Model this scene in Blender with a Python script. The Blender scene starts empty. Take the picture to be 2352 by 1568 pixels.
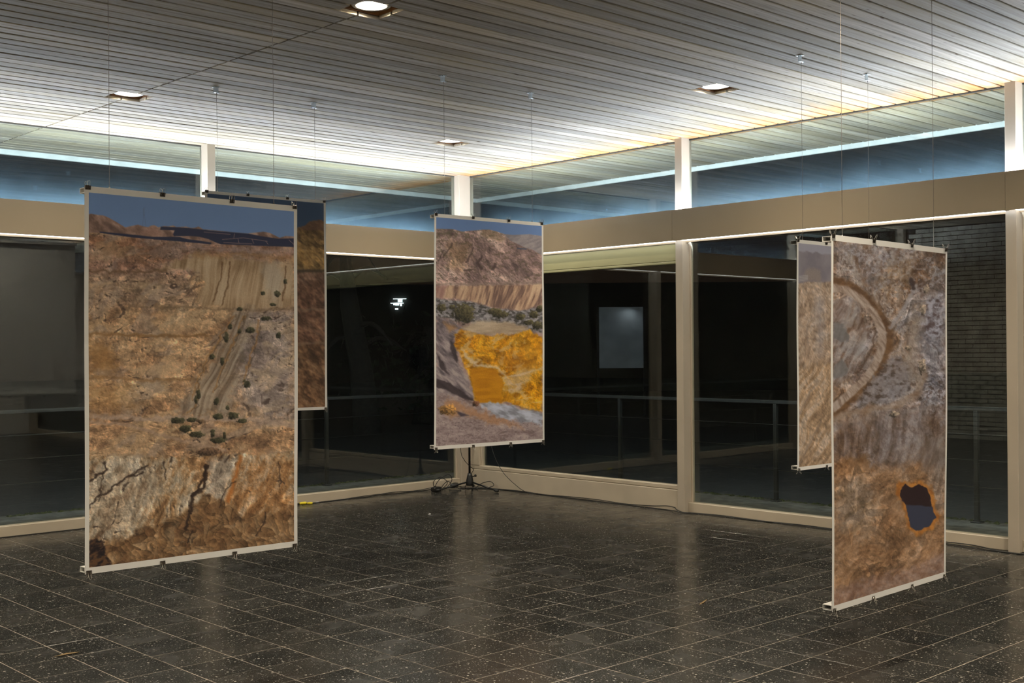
import bpy, bmesh, math, random
import numpy as np
from mathutils import Matrix, Vector

# ------------------------------------------------------------------ camera, world, exposure
scene = bpy.context.scene
COL = scene.collection
W_PX, H_PX = 2352, 1568
F_PX, YAW, ROLL, Y0 = 2732.807, 0.8200827, -0.0083694, 14.415
CAM = Vector((-9.027, -10.454, 1.582))
fw = Vector((math.cos(YAW), math.sin(YAW), 0)); rt = Vector((fw.y, -fw.x, 0)); up = Vector((0, 0, 1))
rt2 = math.cos(ROLL) * rt + math.sin(ROLL) * up; up2 = math.cos(ROLL) * up - math.sin(ROLL) * rt
cd = bpy.data.cameras.new('camera'); cam = bpy.data.objects.new('camera', cd); COL.objects.link(cam)
cd.sensor_width = 36.0; cd.lens = F_PX / W_PX * 36.0; cd.shift_y = Y0 / W_PX; cd.clip_end = 300
M = Matrix.Identity(4)
for i in range(3):
    M[i][0], M[i][1], M[i][2], M[i][3] = rt2[i], up2[i], -fw[i], CAM[i]
cam.matrix_world = M; scene.camera = cam

world = bpy.data.worlds.new('night_sky'); scene.world = world; world.use_nodes = True
bg = world.node_tree.nodes['Background']; bg.inputs[0].default_value = (1.0, .62, .40, 1); bg.inputs[1].default_value = .008
vs = scene.view_settings
vs.view_transform = 'Standard'; vs.look = 'None'; vs.exposure = 0.15; vs.gamma = 1.0; vs.use_curve_mapping = False
scene.cycles.max_bounces = 7; scene.cycles.diffuse_bounces = 3; scene.cycles.glossy_bounces = 4
scene.cycles.transparent_max_bounces = 12; scene.cycles.transmission_bounces = 4
scene.cycles.sample_clamp_indirect = 6.0; scene.cycles.blur_glossy = .5
scene.cycles.use_denoising = True
scene.cycles.use_adaptive_sampling = True; scene.cycles.adaptive_threshold = .09; scene.cycles.adaptive_min_samples = 20

TUBE_STRENGTH, DIFFUSER_STRENGTH, LAMP_STRENGTH = 195.0, 3.4, 980.0
TUBE_COL, DIFF_COL, LAMP_COL = (.88, .98, 1.12), (1.0, .98, .94), (1.0, .86, .66)

# ------------------------------------------------------------------ measures of the room
ZC = 3.5606                       # underside of the ceiling boards
FT, FB = 2.877, 2.585             # light box: top and bottom of the fascia
FX = .20                          # fascia front, in front of the glass
TILE = .30; TOX, TOY = -.20383, -.16682
X_BRICK, Y_BACK = -9.96, -13.0
PITCH = .127; Y_ROW0 = -1.515
EAVE = 1.43
RCOL = [-3.25, -6.452, -9.654, -12.856]       # columns of the right wall (y)
LCOL = [-3.322, -6.59, -9.86]                 # columns of the left wall (x)
LAMPS = [(-4.87, -4.817), (-4.87, -1.642), (-1.60, -1.642), (-1.60, -4.817), (-1.60, -7.992), (-4.87, -7.992), (-8.10, -1.642), (-8.10, -4.817), (-8.10, -7.992), (-1.60, -11.167), (-4.87, -11.167), (-8.10, -11.167)]  # last row, by the back wall, is unseen and added to brighten the prints
rnd = random.Random(5)

# ------------------------------------------------------------------ helpers
def tag(o, label=None, cat=None, group=None, kind=None):
    if label: o['label'] = label
    if cat: o['category'] = cat
    if group: o['group'] = group
    if kind: o['kind'] = kind
    return o
def empty(name, loc=(0, 0, 0), label=None, cat=None, group=None, kind=None, parent=None):
    o = bpy.data.objects.new(name, None); COL.objects.link(o); o.location = loc
    o.empty_display_size = .1
    if parent: o.parent = parent
    return tag(o, label, cat, group, kind)
def wloc(o):
    v = Vector((0, 0, 0))
    while o: v = v + o.location; o = o.parent
    return v
class MB:
    """collects boxes, tubes and prisms in world coordinates, builds ONE mesh object"""
    def __init__(s): s.v = []; s.f = []; s.m = []; s.sm = []
    def add(s, vs, fs, mi=0, smooth=False):
        o = len(s.v); s.v += [tuple(p) for p in vs]; s.f += [tuple(o + i for i in f) for f in fs]; s.m += [mi] * len(fs); s.sm += [smooth] * len(fs)
        return s
    def box(s, x0, x1, y0, y1, z0, z1, mi=0):
        v = [(x, y, z) for x in (x0, x1) for y in (y0, y1) for z in (z0, z1)]
        return s.add(v, [(0, 1, 3, 2), (4, 6, 7, 5), (0, 4, 5, 1), (2, 3, 7, 6), (0, 2, 6, 4), (1, 5, 7, 3)], mi)
    def rbox(s, x0, x1, y0, y1, z0, z1, b=.004, mi=0):
        """box with chamfered edges"""
        v = []
        for x, sx in ((x0, 1), (x1, -1)):
            for y, sy in ((y0, 1), (y1, -1)):
                for z, sz in ((z0, 1), (z1, -1)):
                    v += [(x, y + sy * b, z + sz * b), (x + sx * b, y, z + sz * b), (x + sx * b, y + sy * b, z)]
        bm = bmesh.new(); [bm.verts.new(p) for p in v]
        r = bmesh.ops.convex_hull(bm, input=bm.verts); bmesh.ops.dissolve_limit(bm, angle_limit=.02, verts=bm.verts, edges=bm.edges)
        bm.verts.index_update()
        s.add([p.co[:] for p in bm.verts], [[q.index for q in f.verts] for f in bm.faces], mi); bm.free()
        return s
    def tube(s, pts, r, n=8, mi=0, cap=True, closed=False):
        pts = [Vector(p) for p in pts]; k = len(pts); rr = r if isinstance(r, (list, tuple)) else [r] * k
        vs = []; prev = None
        for i, p in enumerate(pts):
            if closed: d = pts[(i + 1) % k] - pts[i - 1]
            else: d = pts[min(i + 1, k - 1)] - pts[max(i - 1, 0)]
            d = d.normalized() if d.length > 1e-9 else Vector((0, 0, 1))
            if prev is None:
                a = Vector((0, 0, 1)) if abs(d.z) < .9 else Vector((1, 0, 0)); e = d.cross(a).normalized()
            else:
                e = prev - d * prev.dot(d); e = e.normalized() if e.length > 1e-6 else d.orthogonal().normalized()
            prev = e; g = d.cross(e)
            for j in range(n):
                t = 2 * math.pi * j / n; vs.append(p + rr[i] * (math.cos(t) * e + math.sin(t) * g))
        fs = []
        for i in range(k if closed else k - 1):
            a, b = i * n, ((i + 1) % k) * n
            for j in range(n): fs.append((a + j, a + (j + 1) % n, b + (j + 1) % n, b + j))
        if cap and not closed: fs += [tuple(range(n - 1, -1, -1)), tuple((k - 1) * n + j for j in range(n))]
        return s.add(vs, fs, mi, True)
    def lathe(s, prof, c, n=32, mi=0):
        """profile [(r, z)] turned about the vertical through c"""
        vs = []; k = len(prof)
        for r, z in prof:
            for j in range(n):
                t = 2 * math.pi * j / n; vs.append((c[0] + r * math.cos(t), c[1] + r * math.sin(t), c[2] + z))
        fs = [(i * n + j, i * n + (j + 1) % n, (i + 1) * n + (j + 1) % n, (i + 1) * n + j) for i in range(k - 1) for j in range(n)]
        return s.add(vs, fs, mi, True)
    def prism(s, poly, axis, a0, a1, mi=0):
        """polygon in the two other axes, extruded along axis"""
        def p(q, a): return {'x': (a, q[0], q[1]), 'y': (q[0], a, q[1]), 'z': (q[0], q[1], a)}[axis]
        n = len(poly); vs = [p(q, a0) for q in poly] + [p(q, a1) for q in poly]
        return s.add(vs, [tuple(range(n)), tuple(range(2 * n - 1, n - 1, -1))] + [(i, n + i, n + (i + 1) % n, (i + 1) % n) for i in range(n)], mi)
    def rect_tube(s, x0, x1, y0, y1, z0, z1, t=.002, mi=0):
        s.box(x0, x1, y0, y1, z0, z0 + t, mi); s.box(x0, x1, y0, y1, z1 - t, z1, mi)
        s.box(x0, x1, y0, y0 + t, z0 + t, z1 - t, mi); return s.box(x0, x1, y1 - t, y1, z0 + t, z1 - t, mi)
    def mesh(s, name, mats, off=(0, 0, 0)):
        me = bpy.data.meshes.new(name)
        me.from_pydata([(p[0] - off[0], p[1] - off[1], p[2] - off[2]) for p in s.v], [], s.f)
        for m in (mats if isinstance(mats, (list, tuple)) else [mats]): me.materials.append(m)
        me.polygons.foreach_set('material_index', s.m); me.polygons.foreach_set('use_smooth', s.sm)
        bm = bmesh.new(); bm.from_mesh(me); bmesh.ops.recalc_face_normals(bm, faces=bm.faces); bm.to_mesh(me); bm.free()
        me.update(); return me
    def build(s, name, mats, parent=None, loc=None):
        if parent: off = wloc(parent)
        else: off = Vector(loc) if loc is not None else Vector((0, 0, 0))
        o = bpy.data.objects.new(name, s.mesh(name, mats, off)); COL.objects.link(o)
        if parent: o.parent = parent
        else: o.location = off
        return o
def inst(name, me, parent, loc=(0, 0, 0), rot=(0, 0, 0)):
    o = bpy.data.objects.new(name, me); COL.objects.link(o); o.parent = parent; o.location = loc; o.rotation_euler = rot
    return o

# ------------------------------------------------------------------ materials
class Mat:
    def __init__(s, name):
        s.m = bpy.data.materials.new(name); s.m.use_nodes = True; s.t = s.m.node_tree; s.n = s.t.nodes
        s.p = s.n['Principled BSDF']; s.out = s.n['Material Output']
    def node(s, typ, **kw):
        n = s.n.new(typ)
        for k, v in kw.items(): setattr(n, k, v)
        return n
    def link(s, a, b): s.t.links.new(a, b)
    def set(s, **kw):
        for k, v in kw.items():
            i = s.p.inputs[k.replace('_', ' ')]
            i.default_value = (*v, 1) if isinstance(v, tuple) and len(v) == 3 else v
        return s
    def pos(s, scale=(1, 1, 1), rand=0.):
        g = s.node('ShaderNodeNewGeometry'); mp = s.node('ShaderNodeMapping'); mp.inputs['Scale'].default_value = scale
        src = g.outputs['Position']
        if rand:
            oi = s.node('ShaderNodeObjectInfo'); mu = s.node('ShaderNodeMath', operation='MULTIPLY'); mu.inputs[1].default_value = rand
            cb = s.node('ShaderNodeCombineXYZ'); s.link(oi.outputs['Random'], mu.inputs[0])
            for k in range(3): s.link(mu.outputs[0], cb.inputs[k])
            ad = s.node('ShaderNodeVectorMath', operation='ADD'); s.link(src, ad.inputs[0]); s.link(cb.outputs[0], ad.inputs[1]); src = ad.outputs[0]
        s.link(src, mp.inputs['Vector']); return mp.outputs[0]
    def noise(s, vec, scale, detail=4, rough=.55, dist=0.):
        n = s.node('ShaderNodeTexNoise'); n.inputs['Scale'].default_value = scale; n.inputs['Detail'].default_value = detail
        n.inputs['Roughness'].default_value = rough; n.inputs['Distortion'].default_value = dist; s.link(vec, n.inputs['Vector']); return n.outputs[0]
    def vor(s, vec, scale, out='Distance', feature='F1'):
        n = s.node('ShaderNodeTexVoronoi', feature=feature); n.inputs['Scale'].default_value = scale; s.link(vec, n.inputs['Vector']); return n.outputs[out]
    def ramp(s, fac, stops):
        r = s.node('ShaderNodeValToRGB'); e = r.color_ramp.elements
        while len(e) < len(stops): e.new(.5)
        for q, (p, c) in zip(e, stops): q.position = p; q.color = (*c, 1) if len(c) == 3 else c
        s.link(fac, r.inputs[0]); return r.outputs[0]
    def mix(s, fac, a, b, mode='MIX'):
        n = s.node('ShaderNodeMix', data_type='RGBA', blend_type=mode)
        for v, i in ((fac, n.inputs[0]), (a, n.inputs[6]), (b, n.inputs[7])):
            if hasattr(v, 'links'): s.link(v, i)
            else: i.default_value = (*v, 1) if isinstance(v, tuple) else v
        return n.outputs[2]
    def math(s, op, a, b=0., c=None, clamp=False):
        n = s.node('ShaderNodeMath', operation=op, use_clamp=clamp)
        for v, i in ((a, n.inputs[0]), (b, n.inputs[1])) + (((c, n.inputs[2]),) if c is not None else ()):
            if hasattr(v, 'links'): s.link(v, i)
            else: i.default_value = v
        return n.outputs[0]
    def rng(s, v, a, b, c=0., d=1.):
        n = s.node('ShaderNodeMapRange'); s.link(v, n.inputs[0])
        for k, q in enumerate((a, b, c, d)): n.inputs[k + 1].default_value = q
        return n.outputs[0]
    def bump(s, h, strength=.2, dist=.01):
        b = s.node('ShaderNodeBump'); b.inputs['Strength'].default_value = strength; b.inputs['Distance'].default_value = dist
        s.link(h, b.inputs['Height']); s.link(b.outputs[0], s.p.inputs['Normal'])
    def base(s, c): s.link(c, s.p.inputs['Base Color']); return s

def simple(name, col, rough=.5, metal=0., var=.08, scale=6., spec=.5):
    m = Mat(name); m.set(Roughness=rough, Metallic=metal); m.p.inputs['Specular IOR Level'].default_value = spec
    n = m.noise(m.pos(), scale, 1)
    lo = tuple(max(0, c * (1 - var)) for c in col); hi = tuple(min(1, c * (1 + var)) for c in col)
    m.base(m.ramp(n, [(.3, lo), (.7, hi)])); return m.m
def emitter(name, col, strength, sample=True):
    m = Mat(name); m.m.cycles.emission_sampling = 'AUTO' if sample else 'NONE'; m.set(Base_Color=(.8, .8, .8), Emission_Color=col, Emission_Strength=strength, Roughness=.5); return m.m

def wood_mat():
    m = Mat('weathered_board')
    v = m.pos((1, 1, 1), 37.)
    g = m.noise(m.pos((.7, 22, 8), 37.), 2.2, 4, .62, .3)
    c = m.ramp(g, [(.22, (.185, .158, .118)), (.5, (.355, .318, .258)), (.78, (.54, .505, .45))])
    b = m.noise(m.pos((.55, 2.2, 1), 11.), 1.3, 3)
    c = m.mix(m.rng(b, .42, .72, 0, .65), c, (.40, .32, .17))
    oi = m.node('ShaderNodeObjectInfo')
    c = m.mix(1.0, c, m.ramp(oi.outputs['Random'], [(0, (.66, .64, .61)), (.5, (.95, .95, .95)), (1, (1.28, 1.26, 1.24))]), 'MULTIPLY')
    # knots and tear-out
    kn = m.vor(m.pos((1.6, 9, 3), 19.), 2.6)
    c = m.mix(m.rng(kn, .05, .14, .75, 0), c, (.10, .062, .035))
    sp = m.noise(m.pos((6, 30, 10), 7.), 3.0, 2); c = m.mix(m.rng(sp, .69, .76, 0, .5), c, (.62, .58, .52))
    # orange old varnish left along the glazing of the right wall
    geo = m.node('ShaderNodeNewGeometry'); sx = m.node('ShaderNodeSeparateXYZ'); m.link(geo.outputs['Position'], sx.inputs[0])
    wob = m.noise(m.pos((1, 3.2, 1), 5.), 1.7, 3)
    edge = m.math('ADD', sx.outputs[0], m.math('MULTIPLY', m.math('SUBTRACT', wob, .5), 1.1))
    st = m.math('MULTIPLY', m.rng(edge, -.50, .02, 0, 1), m.math('LESS_THAN', sx.outputs[0], .1))
    c = m.mix(m.math('MULTIPLY', st, .8, clamp=True), c, m.ramp(g, [(.25, (.30, .125, .025)), (.75, (.52, .25, .07))]))
    m.base(c); m.set(Roughness=.62); m.p.inputs['Specular IOR Level'].default_value = .25
    return m.m
def tile_mat():
    m = Mat('terrazzo_tile')
    v = m.pos()
    oi = m.node('ShaderNodeObjectInfo')
    n = m.noise(v, 60, 2, .7)
    c = m.ramp(n, [(.3, (.0135, .0140, .0136)), (.7, (.037, .0375, .0355))])
    cl_ = m.noise(m.pos((1, 1, 1), 3.), 4.0, 2); c = m.mix(m.rng(cl_, .35, .75, 0, .35), c, (.038, .034, .029))
    c = m.mix(1.0, c, m.ramp(oi.outputs['Random'], [(0, (.72, .74, .75)), (1, (1.22, 1.19, 1.14))]), 'MULTIPLY')
    for sc, th, hi, col in ((34, .22, .17, (.46, .43, .37)), (66, .27, .20, (.36, .33, .29)), (120, .30, .22, (.24, .23, .21))):
        vn = m.node('ShaderNodeTexVoronoi'); vn.inputs['Scale'].default_value = sc; m.link(v, vn.inputs['Vector']); d, rc = vn.outputs['Distance'], vn.outputs['Color']
        r = m.node('ShaderNodeSeparateColor'); m.link(rc, r.inputs[0])
        keep = m.math('GREATER_THAN', r.outputs[0], .66)
        tint = m.mix(r.outputs[1], tuple(a * .45 for a in col), col)
        c = m.mix(m.math('MULTIPLY', m.rng(d, hi, th, 1, 0), keep, clamp=True), c, tint)
    m.base(c); rough = m.rng(cl_, .3, .7, .17, .30); m.link(rough, m.p.inputs['Roughness'])
    m.p.inputs['Specular IOR Level'].default_value = .5; return m.m
def glass_mat(name, dust_lo, dust_hi, z0, z1):
    """thin pane: clear, mirror-like by Fresnel, with a film of dust that lies thicker towards the sill"""
    m = Mat(name); m.n.remove(m.p)
    tr = m.node('ShaderNodeBsdfTransparent'); tr.inputs[0].default_value = (.93, .965, .955, 1)
    gl = m.node('ShaderNodeBsdfGlossy'); gl.inputs['Roughness'].default_value = .0; gl.inputs[0].default_value = (.97, 1, .99, 1)
    gi = m.node('ShaderNodeNewGeometry'); dp = m.node('ShaderNodeVectorMath', operation='DOT_PRODUCT')
    m.link(gi.outputs['Normal'], dp.inputs[0]); m.link(gi.outputs['Incoming'], dp.inputs[1])
    om = m.math('SUBTRACT', 1.0, m.math('ABSOLUTE', dp.outputs['Value']))
    fr = m.math('MULTIPLY_ADD', m.math('POWER', om, 5.0), .95, .05)          # Schlick, the same from both faces
    mx = m.node('ShaderNodeMixShader'); m.link(fr, mx.inputs[0]); m.link(tr.outputs[0], mx.inputs[1]); m.link(gl.outputs[0], mx.inputs[2])
    df = m.node('ShaderNodeBsdfDiffuse'); df.inputs[0].default_value = (.40, .64, .80, 1)
    tl = m.node('ShaderNodeBsdfTranslucent'); tl.inputs[0].default_value = (.40, .64, .80, 1)
    ad = m.node('ShaderNodeMixShader'); m.link(df.outputs[0], ad.inputs[1]); m.link(tl.outputs[0], ad.inputs[2]); ad.inputs[0].default_value = .5
    geo = m.node('ShaderNodeNewGeometry'); sx = m.node('ShaderNodeSeparateXYZ'); m.link(geo.outputs['Position'], sx.inputs[0])
    grad = m.math('POWER', m.rng(sx.outputs[2], z1, z0, 0, 1), 1.6)
    film = m.math('ADD', m.math('MULTIPLY', grad, dust_hi), dust_lo)
    if dust_hi > .02:                                     # clerestory: streaks and specks of dirt
        n = m.noise(m.pos((1, 1, 1.4)), 2.6, 2, .6)
        film = m.math('MULTIPLY', film, m.rng(n, .25, .75, .7, 1.25))
        vn = m.node('ShaderNodeTexVoronoi'); vn.inputs['Scale'].default_value = 16; m.link(m.pos(), vn.inputs['Vector'])
        sc = m.node('ShaderNodeSeparateColor'); m.link(vn.outputs['Color'], sc.inputs[0])
        film = m.math('ADD', film, m.math('MULTIPLY', m.math('MULTIPLY', m.rng(vn.outputs['Distance'], .025, .05, 1, 0), m.math('GREATER_THAN', sc.outputs[0], .86)), .25))
    m2 = m.node('ShaderNodeMixShader'); m.link(film, m2.inputs[0]); m.link(mx.outputs[0], m2.inputs[1]); m.link(ad.outputs[0], m2.inputs[2])
    m.link(m2.outputs[0], m.out.inputs[0]); return m.m
def print_mat(name):
    m = Mat(name)
    a = m.node('ShaderNodeAttribute'); a.attribute_name = 'ink'; a.attribute_type = 'GEOMETRY'
    v = m.pos((1, 1, 1))
    n = m.noise(v, 95, 5, .7)
    sep = m.node('ShaderNodeSeparateColor'); m.link(a.outputs['Color'], sep.inputs[0])
    g = m.ramp(n, [(.25, (.84, .84, .83)), (.5, (1, 1, 1)), (.75, (1.13, 1.13, 1.12))])
    c = m.mix(m.math('MULTIPLY', a.outputs['Alpha'], 1.0, clamp=True), a.outputs['Color'], m.mix(1.0, a.outputs['Color'], g, 'MULTIPLY'))
    m.base(c); m.set(Roughness=.42); m.p.inputs['Specular IOR Level'].default_value = .3; return m.m

M_WOOD = wood_mat(); M_TILE = tile_mat()
M_BACKING = simple('ceiling_backing', (.016, .011, .008), .9)
M_GROUT = simple('grout', (.32, .27, .215), .8, var=.25, scale=25)
M_CREAM = simple('tan_fascia_paint', (.34, .275, .19), .38, var=.035, scale=1.2)
M_RAIL = simple('cream_frame_paint', (.52, .45, .35), .34, var=.05, scale=5)
M_HEADER = simple('pale_yellow_panel', (.30, .285, .15), .4, var=.04, scale=2)
M_WHITE = simple('cream_column_paint', (.47, .41, .33), .34, var=.03, scale=3)
M_GLASS_LO = glass_mat('window_glass', .0012, .004, .1, .6)
M_GLASS_UP = glass_mat('clerestory_glass', .006, .032, FT - .1, FT + .62)
M_TUBE = emitter('fluorescent_tube', TUBE_COL, TUBE_STRENGTH)
M_DIFF = emitter('light_diffuser', DIFF_COL, DIFFUSER_STRENGTH)
M_LAMP = emitter('downlight_lens', LAMP_COL, LAMP_STRENGTH)
M_LAMP2 = emitter('brighter_downlight_lens', LAMP_COL, LAMP_STRENGTH * 1.5)
M_RING = simple('white_lamp_ring', (.80, .80, .78), .35, var=.02)
M_RECESS = simple('recess_wood', (.30, .14, .05), .7, var=.3, scale=14)
M_PAPER = simple('photo_paper', (.80, .80, .79), .5, var=.01, spec=.3)
M_BAR = simple('pale_hanging_bar', (.66, .65, .62), .4, var=.03)
M_CLIP = simple('black_clip_steel', (.05, .04, .03), .3, .6, var=.2)
M_CHROME = simple('bright_wire', (.75, .72, .66), .22, 1.0, var=.05)
M_WIRE = simple('steel_cable', (.42, .36, .32), .4, .6, var=.1)
M_ZINC = simple('galvanised_bracket', (.58, .64, .66), .35, .7, var=.12, scale=40)
M_BLACK = simple('black_plastic', (.012, .012, .012), .4, var=.2)
M_BLACKM = simple('black_metal', (.018, .018, .018), .3, .3, var=.2)
M_RUBBER = simple('black_rubber', (.015, .015, .014), .6, var=.2)
M_YELLOW = simple('yellow_plastic', (.75, .62, .02), .4, var=.1)
M_BRICK = simple('cream_brick', (.74, .73, .64), .7, var=.22, scale=5)
M_MORTAR = simple('dark_mortar', (.055, .05, .042), .9)
M_PLASTER = simple('white_plaster', (.72, .70, .66), .8)
M_CONC = simple('terrace_concrete', (.11, .105, .095), .85, var=.35, scale=9)
M_MOSS = simple('moss', (.05, .06, .02), .95, var=.4, scale=30)
M_ASPH = simple('dark_paving', (.028, .027, .026), .7, var=.3, scale=12)
M_GREY = simple('grey_railing_metal', (.04, .04, .039), .4, .4)
M_TRIM = simple('white_eave_trim', (.70, .74, .72), .5, var=.08)
M_BARK = simple('dark_bark', (.03, .024, .018), .9, var=.3, scale=20)
M_LEAF = simple('dark_leaves', (.02, .026, .012), .8, var=.4, scale=8)
M_FARWALL = simple('far_facade', (.022, .018, .015), .9, var=.3, scale=.5)
M_SIGN = emitter('lit_window', (.75, .95, 1.0), 2.6, False)
M_BOARD = simple('white_notice_board', (.45, .47, .49), .6, var=.12, scale=3)
M_DRYLEAF = simple('dry_leaf', (.20, .13, .05), .8, var=.3, scale=60)
# ---- pictures printed on the sheets, painted procedurally with numpy --------------------------
class Canvas:
    """nu x nv grid of colours; addressed in photo-like coordinates through a corner-to-uv map"""
    def __init__(s, nu, nv, x0, x1, t0, t1, b0, b1, seed, k=1.1):
        s.rng = np.random.default_rng(seed); s.nu, s.nv = nu, nv
        u, v = np.meshgrid(np.linspace(0, 1, nu), np.linspace(0, 1, nv))
        s.u, s.v = u, v
        p = u * k / (1 + (k - 1) * u)                 # the sheet is seen at a slant
        s.x = x0 + (x1 - x0) * p
        t = t0 + (t1 - t0) * p; b = b0 + (b1 - b0) * p
        s.y = t + (b - t) * v
        s.c = np.zeros((nv, nu, 3))
    def noise(s, x, y):
        g = s.rng.random((256, 256))
        xi = np.floor(x).astype(int); yi = np.floor(y).astype(int)
        fx = x - xi; fy = y - yi
        fx = fx * fx * (3 - 2 * fx); fy = fy * fy * (3 - 2 * fy)
        a = g[yi & 255, xi & 255]; b = g[yi & 255, (xi + 1) & 255]
        c = g[(yi + 1) & 255, xi & 255]; d = g[(yi + 1) & 255, (xi + 1) & 255]
        return (a * (1 - fx) + b * fx) * (1 - fy) + (c * (1 - fx) + d * fx) * fy
    def fbm(s, sx, sy=None, o=5, ang=0., warp=0., gain=.55, ridge=False):
        sy = sy or sx
        x, y = s.x, s.y
        if warp:
            wx = s.noise(x / 60, y / 60) - .5; wy = s.noise(x / 60 + 9, y / 60) - .5
            x = x + warp * wx; y = y + warp * wy
        ca, sa = np.cos(ang), np.sin(ang)
        X, Y = (x * ca + y * sa) / sx, (-x * sa + y * ca) / sy
        r = 0; a = 1; t = 0
        for k in range(o):
            n = s.noise(X * 2**k + 17 * k, Y * 2**k + 5 * k)
            if ridge: n = 1 - np.abs(2 * n - 1)
            r = r + a * n; t += a; a *= gain
        return r / t
    def vor(s, sx, sy, ang=0., warp=0., jit=.9):
        """cell noise: (edge distance, random per cell, facing -1..1)"""
        x, y = s.x, s.y
        if warp:
            x = x + warp * (s.noise(x / 25, y / 25) - .5); y = y + warp * (s.noise(x / 25 + 7, y / 25) - .5)
        ca, sa = np.cos(ang), np.sin(ang)
        X, Y = (x * ca + y * sa) / sx, (-x * sa + y * ca) / sy
        gx = s.rng.random((128, 128)); gy = s.rng.random((128, 128)); gr = s.rng.random((128, 128))
        xi = np.floor(X).astype(int); yi = np.floor(Y).astype(int)
        f1 = np.full(X.shape, 9.); f2 = f1.copy(); r = f1 * 0; dx = f1 * 0; dy = f1 * 0
        for j in (-1, 0, 1):
            for i in (-1, 0, 1):
                a, b = (yi + j) & 127, (xi + i) & 127
                ex = xi + i + .5 + jit * (gx[a, b] - .5) - X; ey = yi + j + .5 + jit * (gy[a, b] - .5) - Y
                d = ex * ex + ey * ey
                m = d < f1
                f2 = np.where(m, f1, np.minimum(f2, d)); f1 = np.where(m, d, f1)
                r = np.where(m, gr[a, b], r); dx = np.where(m, ex, dx); dy = np.where(m, ey, dy)
        return np.sqrt(f2) - np.sqrt(f1), r, (dx - dy * .8)
    def poly(s, pts, soft=1.2, rough=0., rs=9.):
        x, y = s.x, s.y
        if rough:
            x = x + rough * (s.fbm(rs, o=3) - .5) * 2; y = y + rough * (s.fbm(rs, o=3) - .5) * 2
        ins = np.zeros(x.shape, bool); dist = np.full(x.shape, 1e9)
        n = len(pts)
        for k in range(n):
            ax, ay = pts[k]; bx, by = pts[(k + 1) % n]
            if ay != by:
                ins ^= ((ay > y) != (by > y)) & (x < (bx - ax) * (y - ay) / (by - ay) + ax)
            ex, ey = bx - ax, by - ay
            t = np.clip(((x - ax) * ex + (y - ay) * ey) / (ex * ex + ey * ey + 1e-9), 0, 1)
            dist = np.minimum(dist, np.hypot(x - ax - t * ex, y - ay - t * ey))
        return np.clip(.5 + np.where(ins, dist, -dist) / (2 * soft), 0, 1)
    def line(s, pts, w, soft=1., rough=0., rs=12.):
        x, y = s.x, s.y
        if rough:
            x = x + rough * (s.fbm(rs, o=3) - .5) * 2; y = y + rough * (s.fbm(rs, o=3) - .5) * 2
        dist = np.full(x.shape, 1e9)
        for (ax, ay), (bx, by) in zip(pts[:-1], pts[1:]):
            ex, ey = bx - ax, by - ay
            t = np.clip(((x - ax) * ex + (y - ay) * ey) / (ex * ex + ey * ey + 1e-9), 0, 1)
            dist = np.minimum(dist, np.hypot(x - ax - t * ex, y - ay - t * ey))
        return np.clip(.5 + (w / 2 - dist) / (2 * soft), 0, 1)
    def below(s, pts, soft=1., rough=0., rs=12.):
        px, py = zip(*pts)
        yy = np.interp(s.x, px, py)
        if rough: yy = yy + rough * (s.fbm(rs, o=4) - .5) * 2
        return np.clip(.5 + (s.y - yy) / (2 * soft), 0, 1)
    def put(s, m, col):
        col = np.asarray(col, float)
        s.c = s.c * (1 - m[..., None]) + col * m[..., None]
    def mul(s, k): s.c = s.c * (k[..., None] if np.ndim(k) else k)
    def mix(s, f, *cols):
        """colour ramp over f in 0..1"""
        cols = np.array(cols, float); n = len(cols) - 1
        t = np.clip(f, 0, 1) * n; i = np.minimum(t.astype(int), n - 1); t = (t - i)[..., None]
        return cols[i] * (1 - t) + cols[i + 1] * t
    def bush(s, x, y, rx, ry, col=(66, 62, 40)):
        d = np.hypot((s.x - x) / rx, (s.y - y) / ry) + .9 * (s.fbm(5, o=3) - .5)
        m = np.clip((1 - d) * 4, 0, 1)
        lit = .75 + .9 * np.clip((s.x - x) / rx * .3 - (s.y - y) / ry * .4 + s.fbm(3, o=2) - .5, -.5, .6)
        s.put(m * .92, np.asarray(col) * lit[..., None])
    def relief(s, size, ang, k=1., sq=2.2, o=6):
        """rocky light and dark from a faked height field lit from the upper right"""
        h = s.fbm(size, size / sq, o=o, ang=ang, warp=30, gain=.6)
        gy, gx = np.gradient(h); n = (gx - .8 * gy); n = n / (n.std() + 1e-9)
        return 1 + k * np.clip(.085 * n, -.4, .2)
    def facets(s, m, sx, sy, ang, k=.16, warp=40):
        """large broken rock faces, each a little lighter or darker"""
        e, r, f = s.vor(sx, sy, ang, warp, 1.)
        s.mul(1 + m * (k * (r * 2 - 1) + .5 * k * np.clip(f, -1, 1) - .5 * k * cl(.10 - e, 0, .10)))
    def crevices(s, m, sx, sy, ang, lo=.80, hi=.90, k=.5, col=(52, 38, 30)):
        """thin dark shadow lines with a lit lip"""
        r = s.fbm(sx, sy, o=4, ang=ang, warp=35, gain=.5, ridge=True); g = s.fbm(sx * 2.5, o=2)
        w = cl(g, .42, .62)
        s.mul(1 + m * w * .22 * cl(np.roll(r, (2, -2), (0, 1)), lo, hi)); s.put(m * w * k * cl(r, lo, hi), col)
    def out(s, border, gain=.8):
        lin = lambda a: np.where(a <= .04045, a / 12.92, ((a + .055) / 1.055) ** 2.4)
        a = lin(np.clip(s.c, 0, 255) / 255) / lin(np.array(border) / 255.) * gain
        return np.clip(a, .002, .93)

def cl(a, lo=0., hi=1.): return np.clip((a - lo) / (hi - lo), 0, 1)

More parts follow.
